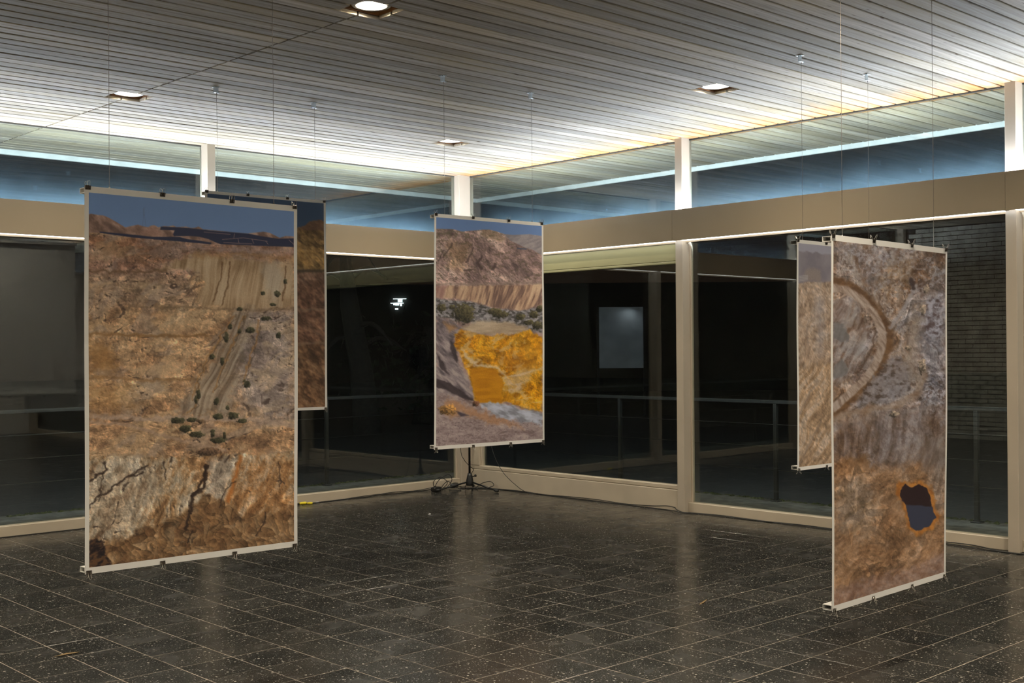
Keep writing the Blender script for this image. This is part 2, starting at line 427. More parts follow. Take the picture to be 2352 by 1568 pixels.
def paint_terraces(nu, nv):
    s = Canvas(nu, nv, 203, 676, 441, 484, 1304, 1245, 11, 1.143)
    big = s.fbm(140, 60, o=4, warp=60); med = s.fbm(40, 16, o=5, ang=-.35, warp=30); fine = s.fbm(11, 6, o=4, ang=-.5, warp=8)
    f = .45 * big + .35 * med + .2 * fine
    s.c = s.mix(cl(f, .3, .7), (108, 78, 54), (146, 108, 74), (165, 128, 90), (186, 155, 118))
    right = s.poly([(560, 715), (676, 705), (676, 960), (600, 965), (545, 900), (530, 830), (545, 760)], 20, 20)
    s.put(right * .75, s.mix(cl(s.fbm(30, o=5, warp=20), .3, .7), (104, 92, 86), (142, 126, 116), (168, 150, 134)))
    pink = s.below([(203, 535), (676, 566)], 2) * (1 - s.below([(203, 640), (430, 640), (500, 600), (676, 600)], 14, 14))
    s.put(pink * .8, s.mix(cl(s.fbm(36, 18, o=5, warp=30), .3, .7), (108, 74, 58), (140, 102, 82), (160, 126, 106)))
    rust = s.poly([(203, 535), (300, 545), (345, 575), (385, 600), (330, 612), (203, 560)], 8, 14)
    s.put(rust * .55, (122, 80, 50))
    mid = s.poly([(203, 625), (300, 620), (380, 622), (440, 640), (460, 700), (300, 706), (203, 700)], 8, 14)
    s.put(mid * .55, s.mix(cl(s.fbm(30, 14, o=5, ang=-.4), .3, .7), (96, 76, 62), (140, 112, 88), (166, 136, 106)))
    # block relief everywhere
    one = np.ones_like(s.u)
    s.facets(one, 34, 20, -.5, .13); s.facets(one, 13, 8, -.5, .10, 18)
    s.mul(s.relief(46, -.5, .75, 1.7)); s.mul(s.relief(16, -.8, .7, 1.5))
    pt = cl(s.fbm(70, 26, o=4, ang=-.3, warp=50), .52, .62); s.put(pt * .4, np.array([178, 146, 106]) * (.8 + .4 * fine)[..., None])
    gt = cl(s.fbm(60, 30, o=4, ang=-.5, warp=40), .54, .64); s.put(gt * .4, np.array([124, 106, 92]) * (.8 + .4 * fine)[..., None])
    s.crevices(one, 60, 26, -.5, .83, .90, .75); s.crevices(one, 26, 12, -.6, .84, .92, .75); s.crevices(one, 70, 9, .02, .84, .91, .55, (78, 54, 34)); s.crevices(one, 12, 7, -.7, .84, .94, .6)
    # talus fan with rain gullies
    fan = s.poly([(372, 612), (420, 592), (470, 582), (520, 590), (560, 590), (600, 602), (640, 605), (676, 605), (676, 706), (560, 712), (470, 704), (452, 690), (470, 650), (455, 625)], 6, 12)
    st = s.fbm(5, 110, o=4, ang=.16, warp=12)
    s.put(fan, s.mix(cl(.6 * st + .4 * s.fbm(60, o=3), .3, .7), (122, 94, 64), (156, 126, 92), (172, 146, 112)))
    s.put(s.poly([(600, 606), (640, 600), (652, 640), (640, 700), (622, 690)], 8, 8) * .4, (160, 148, 130))
    for p in ([(511, 602), (508, 640), (490, 690)], [(530, 600), (526, 650), (512, 700)], [(658, 612), (656, 650), (650, 690)]):
        s.put(s.line(p, 3.4, 1.2, 4) * .75, (88, 58, 34))
    s.put(s.line([(450, 585), (540, 580), (600, 588), (676, 590)], 10, 5, 10) * .6, (146, 106, 66))
    s.put(s.line([(400, 566), (500, 570), (676, 578)], 9, 5, 12) * .5, (150, 124, 110))
    # benches
    for p, w, c in (([(203, 622), (300, 624), (380, 620)], 5, (92, 66, 44)), ([(203, 766), (300, 768), (400, 772), (480, 770)], 7, (120, 84, 48)),
                    ([(203, 868), (260, 868), (330, 873), (420, 872), (470, 876)], 7, (132, 96, 60)), ([(300, 705), (420, 706), (560, 712), (676, 708)], 4, (108, 84, 60)),
                    ([(203, 955), (330, 962), (480, 962), (600, 966), (676, 978)], 11, (156, 128, 104)), ([(203, 968), (290, 975), (360, 998), (440, 1018), (520, 1036)], 8, (146, 116, 90))):
        s.put(s.line(p, w, 2.5, 6) * .8, np.asarray(c) * (.8 + .4 * fine)[..., None])
    s.put(s.poly([(280, 835), (300, 842), (360, 838), (420, 828), (440, 800), (425, 845), (380, 866), (320, 864), (290, 850)], 5, 8) * .55, (182, 148, 108))
    # ochre staining on the left
    s.put(s.poly([(203, 780), (260, 800), (270, 850), (203, 862)], 14, 18) * .6, (138, 94, 48))
    s.put(s.poly([(203, 880), (300, 885), (320, 940), (203, 948)], 14, 18) * .4, (150, 104, 54))
    # grey gullies
    gul = s.poly([(536, 712), (580, 712), (560, 800), (545, 880), (520, 950), (440, 958), (405, 950), (440, 900), (490, 820), (515, 770)], 12, 24)
    s.put(gul * .8, s.mix(cl(s.fbm(6, 90, o=4, ang=.42, warp=14), .3, .7), (96, 78, 60), (130, 110, 88), (152, 132, 108)))
    for p in ([(540, 722), (510, 770), (478, 820), (455, 870), (440, 920)], [(560, 725), (535, 790), (508, 850), (490, 900)], [(596, 735), (588, 780), (570, 840), (556, 880)], [(455, 880), (452, 930), (430, 950)]):
        s.put(s.line(p, 4, 1.5, 6) * .6, (140, 94, 48)); s.put(s.line([(x + 4, y) for x, y in p], 2.2, 1, 6) * .6, (70, 54, 40))
    # bushes
    for x, y, rx, ry in ((567, 882, 10, 11), (408, 966, 20, 8), (440, 965, 14, 6), (500, 958, 14, 8), (535, 956, 16, 9), (555, 967, 12, 6), (425, 985, 16, 9), (450, 998, 20, 8), (500, 1012, 20, 8), (488, 995, 6, 12),
                         (515, 1000, 4, 9), (656, 645, 5, 6), (638, 675, 8, 8), (605, 673, 5, 5), (628, 699, 8, 4), (552, 710, 8, 5), (575, 758, 12, 8), (520, 775, 7, 14), (612, 732, 13, 6), (530, 750, 6, 7), (488, 820, 7, 6),
                         (510, 830, 6, 10), (497, 922, 7, 10), (455, 905, 6, 12), (522, 937, 5, 6), (450, 920, 4, 12), (640, 770, 6, 9), (550, 762, 5, 6)):
        s.bush(x, y, rx, ry)
    s.bush(480, 1040, 38, 11, (104, 76, 54)); s.bush(460, 968, 10, 6, (110, 84, 58))
    # lower cliff
    low = s.below([(203, 1046), (330, 1050), (440, 1052), (520, 1042), (600, 1046), (676, 1036)], 2, 5)
    lf = .5 * s.fbm(70, 22, o=5, ang=-1.0, warp=40) + .5 * s.fbm(20, 9, o=5, ang=-1.0, warp=20)
    s.put(low, s.mix(cl(lf, .3, .68), (112, 78, 48), (152, 112, 72), (178, 146, 108), (192, 168, 136)))
    pale = s.poly([(206, 1062), (300, 1052), (375, 1062), (372, 1110), (335, 1190), (290, 1240), (215, 1238), (203, 1180)], 14, 22)
    s.put(pale * .75, s.mix(cl(lf, .3, .68), (128, 104, 80), (164, 142, 114), (186, 166, 138)))
    gry = s.poly([(478, 1056), (545, 1048), (530, 1110), (505, 1170), (478, 1130)], 8, 10); s.put(gry * .7, (158, 142, 122))
    orr = s.poly([(572, 1052), (640, 1050), (676, 1060), (676, 1180), (560, 1185), (530, 1160)], 14, 20); s.put(orr * .6, s.mix(cl(lf, .3, .68), (116, 74, 40), (160, 106, 58), (186, 140, 96)))
    s.facets(low, 60, 22, -1.0, .11, 50); s.mul(1 + low * (s.relief(60, -1.0, 1.0) - 1)); s.mul(1 + low * (s.relief(17, -.9, .7, 1.6) - 1)); s.crevices(low, 70, 22, -1.0, .84, .90, .8); s.crevices(low, 24, 10, -.9, .85, .93, .7)
    s.put(s.line([(552, 1050), (543, 1085), (530, 1130), (516, 1172)], 10, 4, 5) * .85, (172, 98, 40))
    rub = s.below([(203, 1262), (290, 1238), (360, 1200), (420, 1180), (470, 1135), (520, 1150), (560, 1185), (676, 1178)], 6, 14)
    e, r, fc = s.vor(24, 15, .5, 34, 1.); e2, r2, f2 = s.vor(9, 6, .5, 14, 1.)
    rc = s.mix(cl(.35 * r + .65 * s.fbm(30, 18, o=5, warp=20), .25, .75), (92, 62, 38), (138, 98, 60), (164, 126, 86))
    rc = rc * (.9 + .26 * np.clip(fc, -.7, .7) + .12 * f2)[..., None] * (1 - .45 * cl(.12 - e, 0, .12) * cl(s.fbm(20, o=2), .35, .6))[..., None] * (.88 + .24 * r2)[..., None]
    s.put(rub * .9, rc)
    dk = (46, 32, 24)
    for p, w in (([(203, 1105), (225, 1090), (243, 1080), (238, 1062)], 5), ([(203, 1165), (225, 1140), (245, 1130), (290, 1095), (320, 1080), (340, 1070)], 4.5), ([(225, 1150), (232, 1110), (236, 1085)], 3),
                 ([(474, 1070), (468, 1100), (455, 1125), (440, 1140), (437, 1180), (425, 1215)], 8), ([(300, 1095), (330, 1085)], 4), ([(505, 1165), (515, 1130), (540, 1105)], 2.5), ([(376, 1060), (380, 1100)], 2.5),
                 ([(395, 1050), (392, 1062)], 4), ([(440, 1140), (470, 1120), (472, 1075)], 7), ([(640, 1060), (645, 1120)], 2.5), ([(590, 1230), (610, 1200), (612, 1180)], 3.5), ([(432, 1250), (440, 1220)], 4)):
        s.put(s.line(p, w, 1.6, 5, 9) * .88, dk)
    rock = s.poly([(203, 1238), (222, 1236), (238, 1246), (240, 1270), (258, 1300), (203, 1304)], 2, 6); s.put(rock, s.mix(cl(fine, .35, .65), (30, 22, 22), (60, 42, 32), (92, 62, 38)))
    s.mul(.86 - .06 * low)
    # top: hills, panels, sky
    ridge = [(203, 491), (208.5, 490), (224, 493), (236.5, 493.8), (249, 499), (266, 508.4), (287.6, 521.4), (317, 515), (330, 519), (341, 520.5), (349, 516.7), (355, 516.3), (364, 521), (377, 518), (387, 519), (398.5, 516.7),
             (406, 520.5), (428, 519.3), (440, 522.6), (448.7, 521.9), (457, 519), (467.5, 525.5), (535, 532), (570, 535), (584.5, 533.4), (606, 531), (620.6, 533.4), (635, 540.7), (643.8, 545), (656.8, 540.7), (671, 541.4), (676, 542)]
    rim = [(203, 533), (260, 536), (320, 544), (420, 553), (500, 561), (580, 563), (676, 566)]
    hill = 1 - s.below(rim, 1.2, 1.5)
    s.put(hill, s.mix(cl(s.fbm(24, 14, o=5, ang=.8, warp=10), .3, .7), (88, 66, 54), (116, 88, 72), (142, 112, 92)))
    s.put(hill * s.line([(240, 512), (262, 525), (280, 536)], 12, 3, 3) * .6, (70, 52, 44))
    s.put(hill * s.poly([(350, 517), (376, 540), (330, 543), (322, 535)], 3, 3) * .5, (134, 98, 80))
    nav = s.poly([(370, 519), (434, 522.5), (500, 530), (536, 532), (570, 535), (600, 541), (640, 547), (676, 546), (676, 566), (577, 562.5), (509, 560), (497, 556), (480, 548), (460, 543), (440, 541), (400, 541.5), (398, 537), (402, 528), (368, 527)], .8)
    nav = np.maximum(nav, s.poly([(228, 531), (300, 537.5), (350, 543), (413, 543), (430, 548), (460, 552), (486, 556), (486, 560), (440, 556), (380, 551), (300, 544), (229, 534)], .8))
    s.put(nav, (34, 36, 50))
    for p in ([(470, 532), (530, 537)], [(512, 549), (560, 545), (615, 553)], [(515, 556), (580, 559)], [(540, 536), (538, 545)], [(548, 548), (550, 557)], [(580, 548), (584, 558)], [(612, 553), (617, 560)], [(665, 550), (676, 560)]):
        s.put(s.line(p, 1.3, .7) * .7, (136, 104, 88))
    sky = 1 - s.below(ridge, .9)
    s.put(sky, np.array([86, 104, 129]) * (1 - .03 * (s.v * 8 - .5))[..., None])
    for p in ([(328, 520), (330, 478)], [(335, 520), (331, 478)], [(330.5, 480), (330.5, 474)]): s.put(s.line(p, .9, .6) * .5, (70, 76, 92))
    return s.out((166, 154, 136))

def paint_ochre_pool(nu, nv):
    s = Canvas(nu, nv, 1003, 1246, 498, 517, 1026, 1009, 23, 1.08)
    f = .5 * s.fbm(70, 30, o=4, ang=.5, warp=40) + .5 * s.fbm(16, 10, o=5, ang=.7, warp=16)
    s.c = s.mix(cl(f, .3, .7), (96, 74, 64), (134, 104, 88), (158, 130, 110))
    s.put(s.poly([(1030, 560), (1075, 555), (1082, 585), (1060, 625), (1030, 610)], 10, 12) * .5, (152, 114, 72))
    top = 1 - s.below([(1003, 700), (1246, 715)], 4)
    s.facets(top, 40, 22, .6, .15); s.mul(1 + top * (s.relief(44, .7, 1.0, 1.6) - 1)); s.mul(1 + top * (s.relief(14, .8, .7, 1.4) - 1)); s.crevices(top, 50, 28, .8, .78, .90, .6)
    for p, w in (([(1108, 590), (1100, 605), (1108, 615)], 6), ([(1140, 604), (1132, 618)], 6), ([(1040, 556), (1020, 590)], 3.5), ([(1088, 567), (1080, 590), (1072, 600)], 3.5), ([(1068, 620), (1085, 618)], 4), ([(1010, 600), (1018, 575)], 3)):
        s.put(s.line(p, w, 1.6, 4) * .75, (58, 42, 36))
    sc = (s.fbm(7, 4, o=3) > .64) & (s.y < 660); s.put(sc * .5, (74, 62, 42))
    # lower striated cliff
    cl2 = s.poly([(1003, 658), (1080, 655), (1160, 654), (1246, 652), (1246, 700), (1190, 712), (1130, 705), (1085, 692), (1040, 686), (1003, 684)], 2, 4)
    s.put(cl2, s.mix(cl(s.fbm(7, 45, o=5, ang=.25, warp=14), .3, .7), (96, 70, 56), (150, 114, 84), (172, 140, 104))); s.put(s.poly([(1003, 655), (1030, 655), (1020, 684), (1003, 684)], 4, 5) * .6, (126, 86, 76))
    s.put(s.line([(1003, 653), (1080, 652), (1160, 651), (1246, 648)], 5, 2, 3) * .6, (120, 98, 80))
    # scrub
    scrub = s.below([(1003, 686), (1085, 694), (1130, 707), (1190, 714), (1246, 702)], 2, 4) * (1 - s.below([(1003, 730), (1100, 745), (1200, 752), (1246, 765)], 3, 6))
    e, r, fc = s.vor(6, 4, 0, 4)
    s.put(scrub, s.mix(cl(.5 * r + .5 * s.fbm(14, o=4), .3, .75), (62, 56, 48), (104, 94, 86), (134, 122, 112)))
    for x, y, rx, ry in ((1066, 720, 27, 24), (1015, 708, 12, 12), (1135, 715, 18, 8), (1150, 722, 20, 9), (1195, 728, 12, 8), (1225, 722, 14, 9), (1240, 708, 10, 8), (1215, 740, 14, 8), (1040, 705, 8, 6), (1235, 748, 14, 10)):
        s.bush(x, y, rx, ry, (76, 66, 38))
    # dirt left slope
    left = s.poly([(1003, 728), (1040, 735), (1062, 752), (1045, 775), (1050, 830), (1075, 870), (1092, 925), (1003, 935)], 3, 6)
    s.put(left, s.mix(cl(s.fbm(26, 8, o=5, ang=.75, warp=12), .3, .7), (74, 62, 58), (108, 92, 84), (140, 120, 106)))
    s.put(s.poly([(1020, 740), (1050, 752), (1035, 765)], 4, 4) * .5, (168, 110, 48))
    plat = s.poly([(1062, 752), (1090, 740), (1130, 736), (1190, 744), (1215, 756), (1180, 768), (1120, 768), (1075, 765)], 4, 5); s.put(plat, s.mix(cl(s.fbm(40, 8, o=4), .3, .7), (132, 108, 80), (160, 136, 104)))
    # ochre
    och = s.poly([(1048, 768), (1062, 755), (1080, 764), (1120, 770), (1180, 768), (1215, 756), (1246, 778), (1246, 946), (1200, 938), (1165, 926), (1092, 926), (1086, 895), (1072, 850), (1058, 815), (1044, 790)], 2.5, 5)
    oo = .5 * s.fbm(34, 18, o=5, ang=-.6, warp=30) + .5 * s.fbm(9, 6, o=4, ang=-.6, warp=10)
    s.put(och, s.mix(cl(oo, .3, .7), (126, 74, 10), (166, 108, 14), (188, 132, 34)))
    s.facets(och, 34, 18, -.6, .14); s.mul(1 + och * (s.relief(26, -.8, .8, 1.5) - 1))
    vein = cl(s.fbm(46, 20, o=4, ang=-.3, warp=30, ridge=True), .68, .8); s.put(och * vein * .5, (178, 150, 112))
    s.put(s.poly([(1060, 800), (1080, 818), (1095, 835), (1130, 838), (1150, 845), (1160, 870), (1145, 850), (1090, 842), (1070, 828)], 3, 6) * .7, (176, 154, 126))
    s.put(s.poly([(1158, 870), (1190, 850), (1225, 842), (1222, 868), (1195, 895), (1175, 905)], 6, 10) * .45, (164, 142, 122))
    s.put(s.poly([(1150, 802), (1246, 790), (1246, 840), (1190, 850), (1140, 835)], 8, 12) * .35, (150, 94, 26))
    pool = s.poly([(1076, 852), (1100, 844), (1136, 846), (1150, 868), (1158, 885), (1150, 905), (1152, 926), (1096, 926), (1086, 890)], 2, 3)
    s.put(pool, s.mix(cl(s.fbm(30, 8, o=3), .3, .7), (148, 90, 8), (164, 104, 12)))
    # shadows and foreground
    for p in ([(1033, 782), (1042, 788), (1052, 822), (1050, 836), (1038, 812)], [(1003, 872), (1028, 878), (1060, 898), (1088, 920), (1068, 921), (1030, 900), (1003, 888)], [(1003, 812), (1020, 835), (1032, 862), (1012, 845)]):
        s.put(s.poly(p, 1.6, 3) * .85, (44, 34, 32))
    fg = s.below([(1003, 905), (1050, 908), (1085, 925), (1120, 945), (1180, 965), (1246, 975)], 3, 6)
    s.put(fg, s.mix(cl(.6 * s.fbm(40, 14, o=4, warp=20) + .4 * s.fbm(5, 3, o=3), .3, .7), (98, 78, 68), (126, 104, 92), (146, 124, 108)))
    s.put(s.poly([(1030, 915), (1100, 945), (1170, 970), (1200, 985), (1120, 972), (1060, 950), (1040, 960), (1018, 945)], 6, 10) * .55, (150, 96, 50))
    gr = s.poly([(1100, 928), (1125, 924), (1165, 928), (1205, 944), (1246, 948), (1246, 978), (1195, 970), (1140, 958)], 2.5, 6); s.put(gr, s.mix(cl(s.fbm(22, 9, o=4, ang=.3), .3, .7), (108, 102, 98), (138, 132, 128), (158, 152, 146)))
    s.bush(1030, 942, 21, 14, (172, 118, 56)); s.bush(1092, 928, 10, 8, (112, 70, 48))
    s.put(s.poly([(1048, 944), (1065, 950), (1076, 956), (1058, 958)], 2, 2) * .85, (48, 40, 44))
    s.put(((s.fbm(3, 2, o=2) > .73) & (s.y > 965)) * .4, (70, 56, 52))
    s.mul(.88 + 0 * s.u)
    # far hills and sky
    far = (1 - s.below([(1003, 540), (1150, 540), (1246, 585)], 1)) * cl(s.x, 1155, 1162)
    s.put(far * (1 - s.below([(1155, 530), (1175, 553), (1200, 566), (1225, 572), (1246, 585)], 1.5)), s.mix(cl(s.fbm(22, 9, o=4, ang=-.4), .3, .7), (92, 82, 76), (116, 102, 92)))
    s.put(s.line([(1190, 569), (1210, 570.5)], 3, .8) * .8, (48, 52, 62))
    s.put(s.poly([(1110, 526), (1126, 526), (1145, 532), (1165, 548), (1150, 555), (1130, 548), (1105, 540)], 2, 2) * .6, (108, 84, 58))
    s.put((s.fbm(8, 4, o=3) > .58) * (1 - s.below([(1003, 548), (1246, 548)], 2)) * cl(-s.x, -1160, -1150) * .5, (72, 64, 44))
    sky = 1 - s.below([(1003, 524.7), (1041, 525.4), (1063, 531), (1078, 529), (1093, 528), (1110, 526), (1125, 526), (1141, 530), (1160, 536), (1180, 538), (1217, 536), (1246, 540)], .9)
    s.put(sky, np.array([74, 90, 112]) * np.ones_like(s.u)[..., None])
    return s.out((160, 148, 128))

def paint_aerial_road(nu, nv):
    s = Canvas(nu, nv, 1914, 2170, 553, 578, 1390, 1318, 37, 1.153)
    f = .7 * s.fbm(80, 34, o=5, ang=-1.0, warp=110) + .3 * s.fbm(18, 11, o=4, ang=-1.1, warp=24)
    s.c = s.mix(cl(f, .3, .7), (92, 66, 48), (130, 98, 72), (148, 124, 104), (166, 152, 144))
    lil = cl(s.fbm(90, 40, o=4, ang=-.9, warp=60), .45, .62) * (1 - s.below([(1914, 1090), (2170, 1060)], 40))
    s.put(lil * .45, s.mix(cl(s.fbm(14, 8, o=5, warp=12), .3, .7), (96, 86, 86), (134, 124, 124), (164, 156, 156)))
    grey = s.poly([(2120, 700), (2170, 670), (2170, 960), (2130, 940), (2110, 850)], 16, 26); s.put(grey * .65, s.mix(cl(s.fbm(14, 9, o=5, warp=14), .3, .7), (100, 96, 102), (142, 136, 140), (176, 170, 172)))
    topd = s.poly([(1914, 560), (1960, 566), (2035, 570), (2040, 610), (2000, 650), (1960, 640), (1914, 640)], 14, 24); s.put(topd * .45, (92, 80, 78))
    s.put(s.poly([(2045, 600), (2090, 590), (2085, 640), (2040, 690), (2020, 660)], 12, 16) * .45, (138, 98, 54))
    s.put(s.poly([(1918, 640), (1950, 570), (1962, 600), (1975, 640), (1990, 660), (1970, 655), (1950, 625)], 4, 8) * .5, (166, 152, 138))
    wv = cl(s.fbm(26, 60, o=4, ang=.25, warp=40, ridge=True), .66, .8) * (1 - s.below([(1914, 1080), (2170, 1060)], 30)); s.put(wv * .3, (178, 166, 158))
    one = np.ones_like(s.u); s.facets(one, 44, 20, -1.0, .16, 60); s.facets(one, 14, 9, -1.0, .10, 20); s.mul(s.relief(40, -1.0, .7, 1.5)); s.mul(s.relief(12, -1.1, .55, 1.2)); s.crevices(one, 44, 20, -1.0, .80, .92, .5)
    sp = cl(s.fbm(7, 6, o=4), .56, .66) * cl(s.fbm(50, o=3), .48, .58); s.put(sp * .55, (72, 50, 38))
    ws = cl(s.fbm(6, 5, o=4), .57, .66) * cl(s.fbm(60, o=3), .46, .56) * (1 - s.below([(1914, 1080), (2170, 1060)], 30)); s.put(ws * .5, (172, 164, 162))
    # road loop
    road = [(1912, 662), (1945, 666), (1980, 688), (2008, 718), (2026, 755), (2028, 795), (2012, 838), (1988, 872), (1955, 902), (1912, 940)]
    inner = [(1912, 645), (1955, 655), (2000, 690), (2030, 735), (2046, 760), (2040, 800), (2020, 850), (1990, 890), (1912, 960)]
    s.put(s.line(inner, 18, 4, 5) * .9, s.mix(cl(s.fbm(20, 8, o=3), .3, .7), (84, 56, 34), (114, 80, 50)))
    s.put(s.line(road, 18, 2, 2) * .97, s.mix(cl(s.fbm(24, 5, o=4, ang=.9, warp=20), .3, .7), (132, 108, 90), (160, 136, 116), (172, 150, 132)))
    s.put(s.poly([(1914, 690), (1945, 690), (1985, 725), (2000, 760), (1990, 800), (1965, 850), (1940, 875), (1914, 900)], 5, 9) * .55,
          s.mix(cl(s.fbm(8, 40, o=4, ang=.5, warp=14), .32, .68), (92, 68, 54), (140, 124, 114), (174, 164, 158)))
    for p, c in (([(1916, 742), (1938, 745), (1951, 770), (1949, 786), (1934, 788), (1916, 776)], (104, 97, 90)), ([(1916, 840), (1935, 824), (1951, 846), (1948, 860), (1916, 872)], (108, 101, 94))):
        s.put(s.poly(p, 1.5, 3) * .85, np.array(c) * (.9 + .25 * s.fbm(9, o=3))[..., None])
    for p, w in (([(1962, 775), (1950, 800), (1945, 812)], 5), ([(1972, 770), (1960, 800), (1952, 818)], 4), ([(1942, 788), (1936, 806)], 8), ([(1990, 765), (1975, 800), (1966, 825)], 9), ([(1955, 700), (1948, 730), (1940, 750)], 6), ([(1968, 708), (1960, 735), (1955, 750)], 7)):
        s.put(s.line(p, w, 2, 3) * .6, (150, 138, 128))
    mott = s.poly([(2000, 872), (2058, 816), (2096, 842), (2090, 900), (2040, 926), (2005, 926), (1955, 940)], 5, 10)
    s.put(mott * .75, s.mix(cl(s.fbm(9, 7, o=5), .32, .68), (70, 56, 48), (116, 106, 102), (140, 130, 128)))
    mot2 = s.poly([(2122, 690), (2164, 668), (2166, 765), (2132, 775), (2116, 745)], 5, 10)
    s.put(mot2 * .8, s.mix(cl(s.fbm(8, 7, o=5), .35, .65), (78, 58, 54), (126, 116, 116), (172, 164, 166)))
    for p in ([(2055, 570), (2040, 625), (2030, 690)], [(2075, 590), (2068, 640), (2060, 700)], [(2100, 585), (2085, 640)], [(2020, 600), (2008, 650), (2012, 690)], [(1958, 590), (1968, 625), (1985, 655)]):
        s.put(s.line(p, 9, 4, 8) * .45, (158, 140, 124)); s.put(s.line([(x + 8, y + 4) for x, y in p], 6, 3, 8) * .4, (104, 72, 44))
    low2 = s.poly([(1914, 968), (2010, 950), (2170, 930), (2170, 1070), (2050, 1075), (1990, 1068), (1914, 1050)], 14, 14)
    s.put(low2 * .6, s.mix(cl(s.fbm(9, 60, o=5, ang=.12, warp=30), .3, .7), (78, 58, 44), (112, 92, 80), (142, 126, 118)))
    s.put(s.poly([(1920, 1060), (1990, 1045), (2005, 1080), (1960, 1095), (1914, 1090)], 6, 10) * .6, (126, 82, 40))
    s.put(s.line([(2012, 755), (2005, 800), (1975, 850), (1966, 858)], 5, 2, 4) * .7, (84, 60, 44))
    s.put(s.line([(2104, 655), (2080, 700), (2055, 740), (2046, 752)], 9, 2.5, 3) * .75, (156, 144, 138))
    s.put(s.line([(2096, 650), (2092, 640), (2098, 660)], 9, 2, 3) * .85, (60, 46, 42))
    s.put(s.line([(1914, 962), (1960, 946), (2010, 938), (2060, 932), (2110, 900), (2125, 850)], 13, 4, 6) * .7, s.mix(cl(s.fbm(20, 6, o=3), .3, .7), (134, 104, 78), (158, 134, 112)))
    s.put(s.line([(2110, 730), (2095, 770), (2092, 830), (2108, 870)], 26, 10, 12) * .55, (150, 130, 110))
    for x, y, rx, ry in ((2127, 663, 9, 13), (2120, 710, 9, 14), (2088, 798, 9, 7), (2054, 952, 11, 9), (2117, 840, 10, 20)): s.bush(x, y, rx, ry, (184, 158, 130))
    # lower ground
    low = s.below([(1914, 1050), (1990, 1070), (2050, 1075), (2100, 1062), (2170, 1090)], 16, 18)
    lf = .5 * s.fbm(60, 20, o=5, ang=-.8, warp=60) + .5 * s.fbm(14, 6, o=5, ang=-.9, warp=20)
    s.put(low * .85, s.mix(cl(lf, .3, .7), (96, 66, 42), (134, 98, 66), (154, 120, 90)))
    s.put(low * s.poly([(1914, 1120), (1980, 1095), (2010, 1130), (2020, 1170), (1990, 1235), (1930, 1210)], 16, 24) * .55, s.mix(cl(s.fbm(30, 8, o=4, ang=-.8, warp=20), .3, .7), (92, 78, 60), (128, 110, 92), (150, 134, 118)))
    rgt = s.poly([(2115, 1010), (2170, 1000), (2170, 1180), (2148, 1170), (2130, 1110)], 8, 12); s.put(rgt * .6, s.mix(cl(s.fbm(7, 50, o=4, ang=.25), .3, .7), (110, 92, 78), (152, 136, 122)))
    s.facets(low, 60, 24, -.7, .14, 60); s.mul(1 + low * (s.relief(40, -.8, .7, 1.6) - 1))
    # pool
    pl = [(2068, 1125), (2078, 1113), (2090, 1121), (2110, 1114), (2128, 1122), (2137, 1142), (2140, 1165), (2150, 1190), (2135, 1213), (2106, 1222), (2093, 1212), (2087, 1190), (2080, 1160), (2068, 1142)]
    cx, cy = 2108, 1168
    s.put(s.poly([(cx + (x - cx) * 1.28, cy + (y - cy) * 1.16) for x, y in pl], 4, 7), s.mix(cl(s.fbm(9, o=4), .3, .7), (134, 80, 34), (168, 108, 48)))
    pm = s.poly(pl, 1.2, 3); s.put(pm, (52, 52, 62)); s.put(pm * (1 - s.below([(2060, 1160), (2160, 1166)], 1.5, 3)), (42, 28, 28))
    s.mul(.84 + .12 * low)
    bt = s.below([(1914, 1352), (2000, 1330), (2090, 1305), (2170, 1268)], 8, 14); s.put(bt * .5, s.mix(cl(s.fbm(10, 7, o=5), .3, .7), (110, 80, 68), (146, 124, 116)))
    return s.out((186, 174, 156))

def paint_shaded_cliff(nu, nv):
    s = Canvas(nu, nv, 476, 744, 446, 468, 943, 933, 41, 1.075)
    f = .5 * s.fbm(50, 26, o=4, ang=.5, warp=30) + .5 * s.fbm(10, 7, o=5, ang=.6, warp=12)
    s.c = s.mix(cl(f, .3, .7), (62, 42, 28), (98, 68, 44), (122, 92, 64))
    up = 1 - s.below([(476, 610), (744, 621)], 3); s.put(up * .8, s.mix(cl(f, .3, .7), (74, 54, 28), (112, 82, 42), (132, 100, 56)))
    s.put(s.below([(476, 622), (744, 626)], 3) * (1 - s.below([(476, 800), (744, 785)], 10, 10)) * .6, s.mix(cl(f, .3, .7), (62, 40, 30), (92, 62, 46), (108, 78, 62)))
    s.facets(np.ones_like(s.u), 30, 18, .6, .15, 30); s.mul(s.relief(34, .7, .9, 1.6)); s.mul(s.relief(10, .7, .6, 1.3))
    s.put(s.line([(476, 625), (744, 622)], 6, 2, 2) * .8, (48, 40, 28))
    for y in (710, 788): s.put(s.line([(476, y + 6), (744, y)], 6, 2, 4) * .5, (112, 88, 66))
    s.put(s.poly([(684, 522), (712, 508), (742, 505), (744, 530), (690, 528)], 2, 2) * .6, (96, 64, 48))
    sky = 1 - s.below([(476, 540), (600, 535), (684, 523), (700, 519), (712, 509), (738, 505), (744, 510)], .9, .8)
    s.put(sky, np.array([47, 60, 75]) * np.ones_like(s.u)[..., None])
    return s.out((176, 162, 142), .8)  # bright border value darkens the picture, painting in the dim light on this print


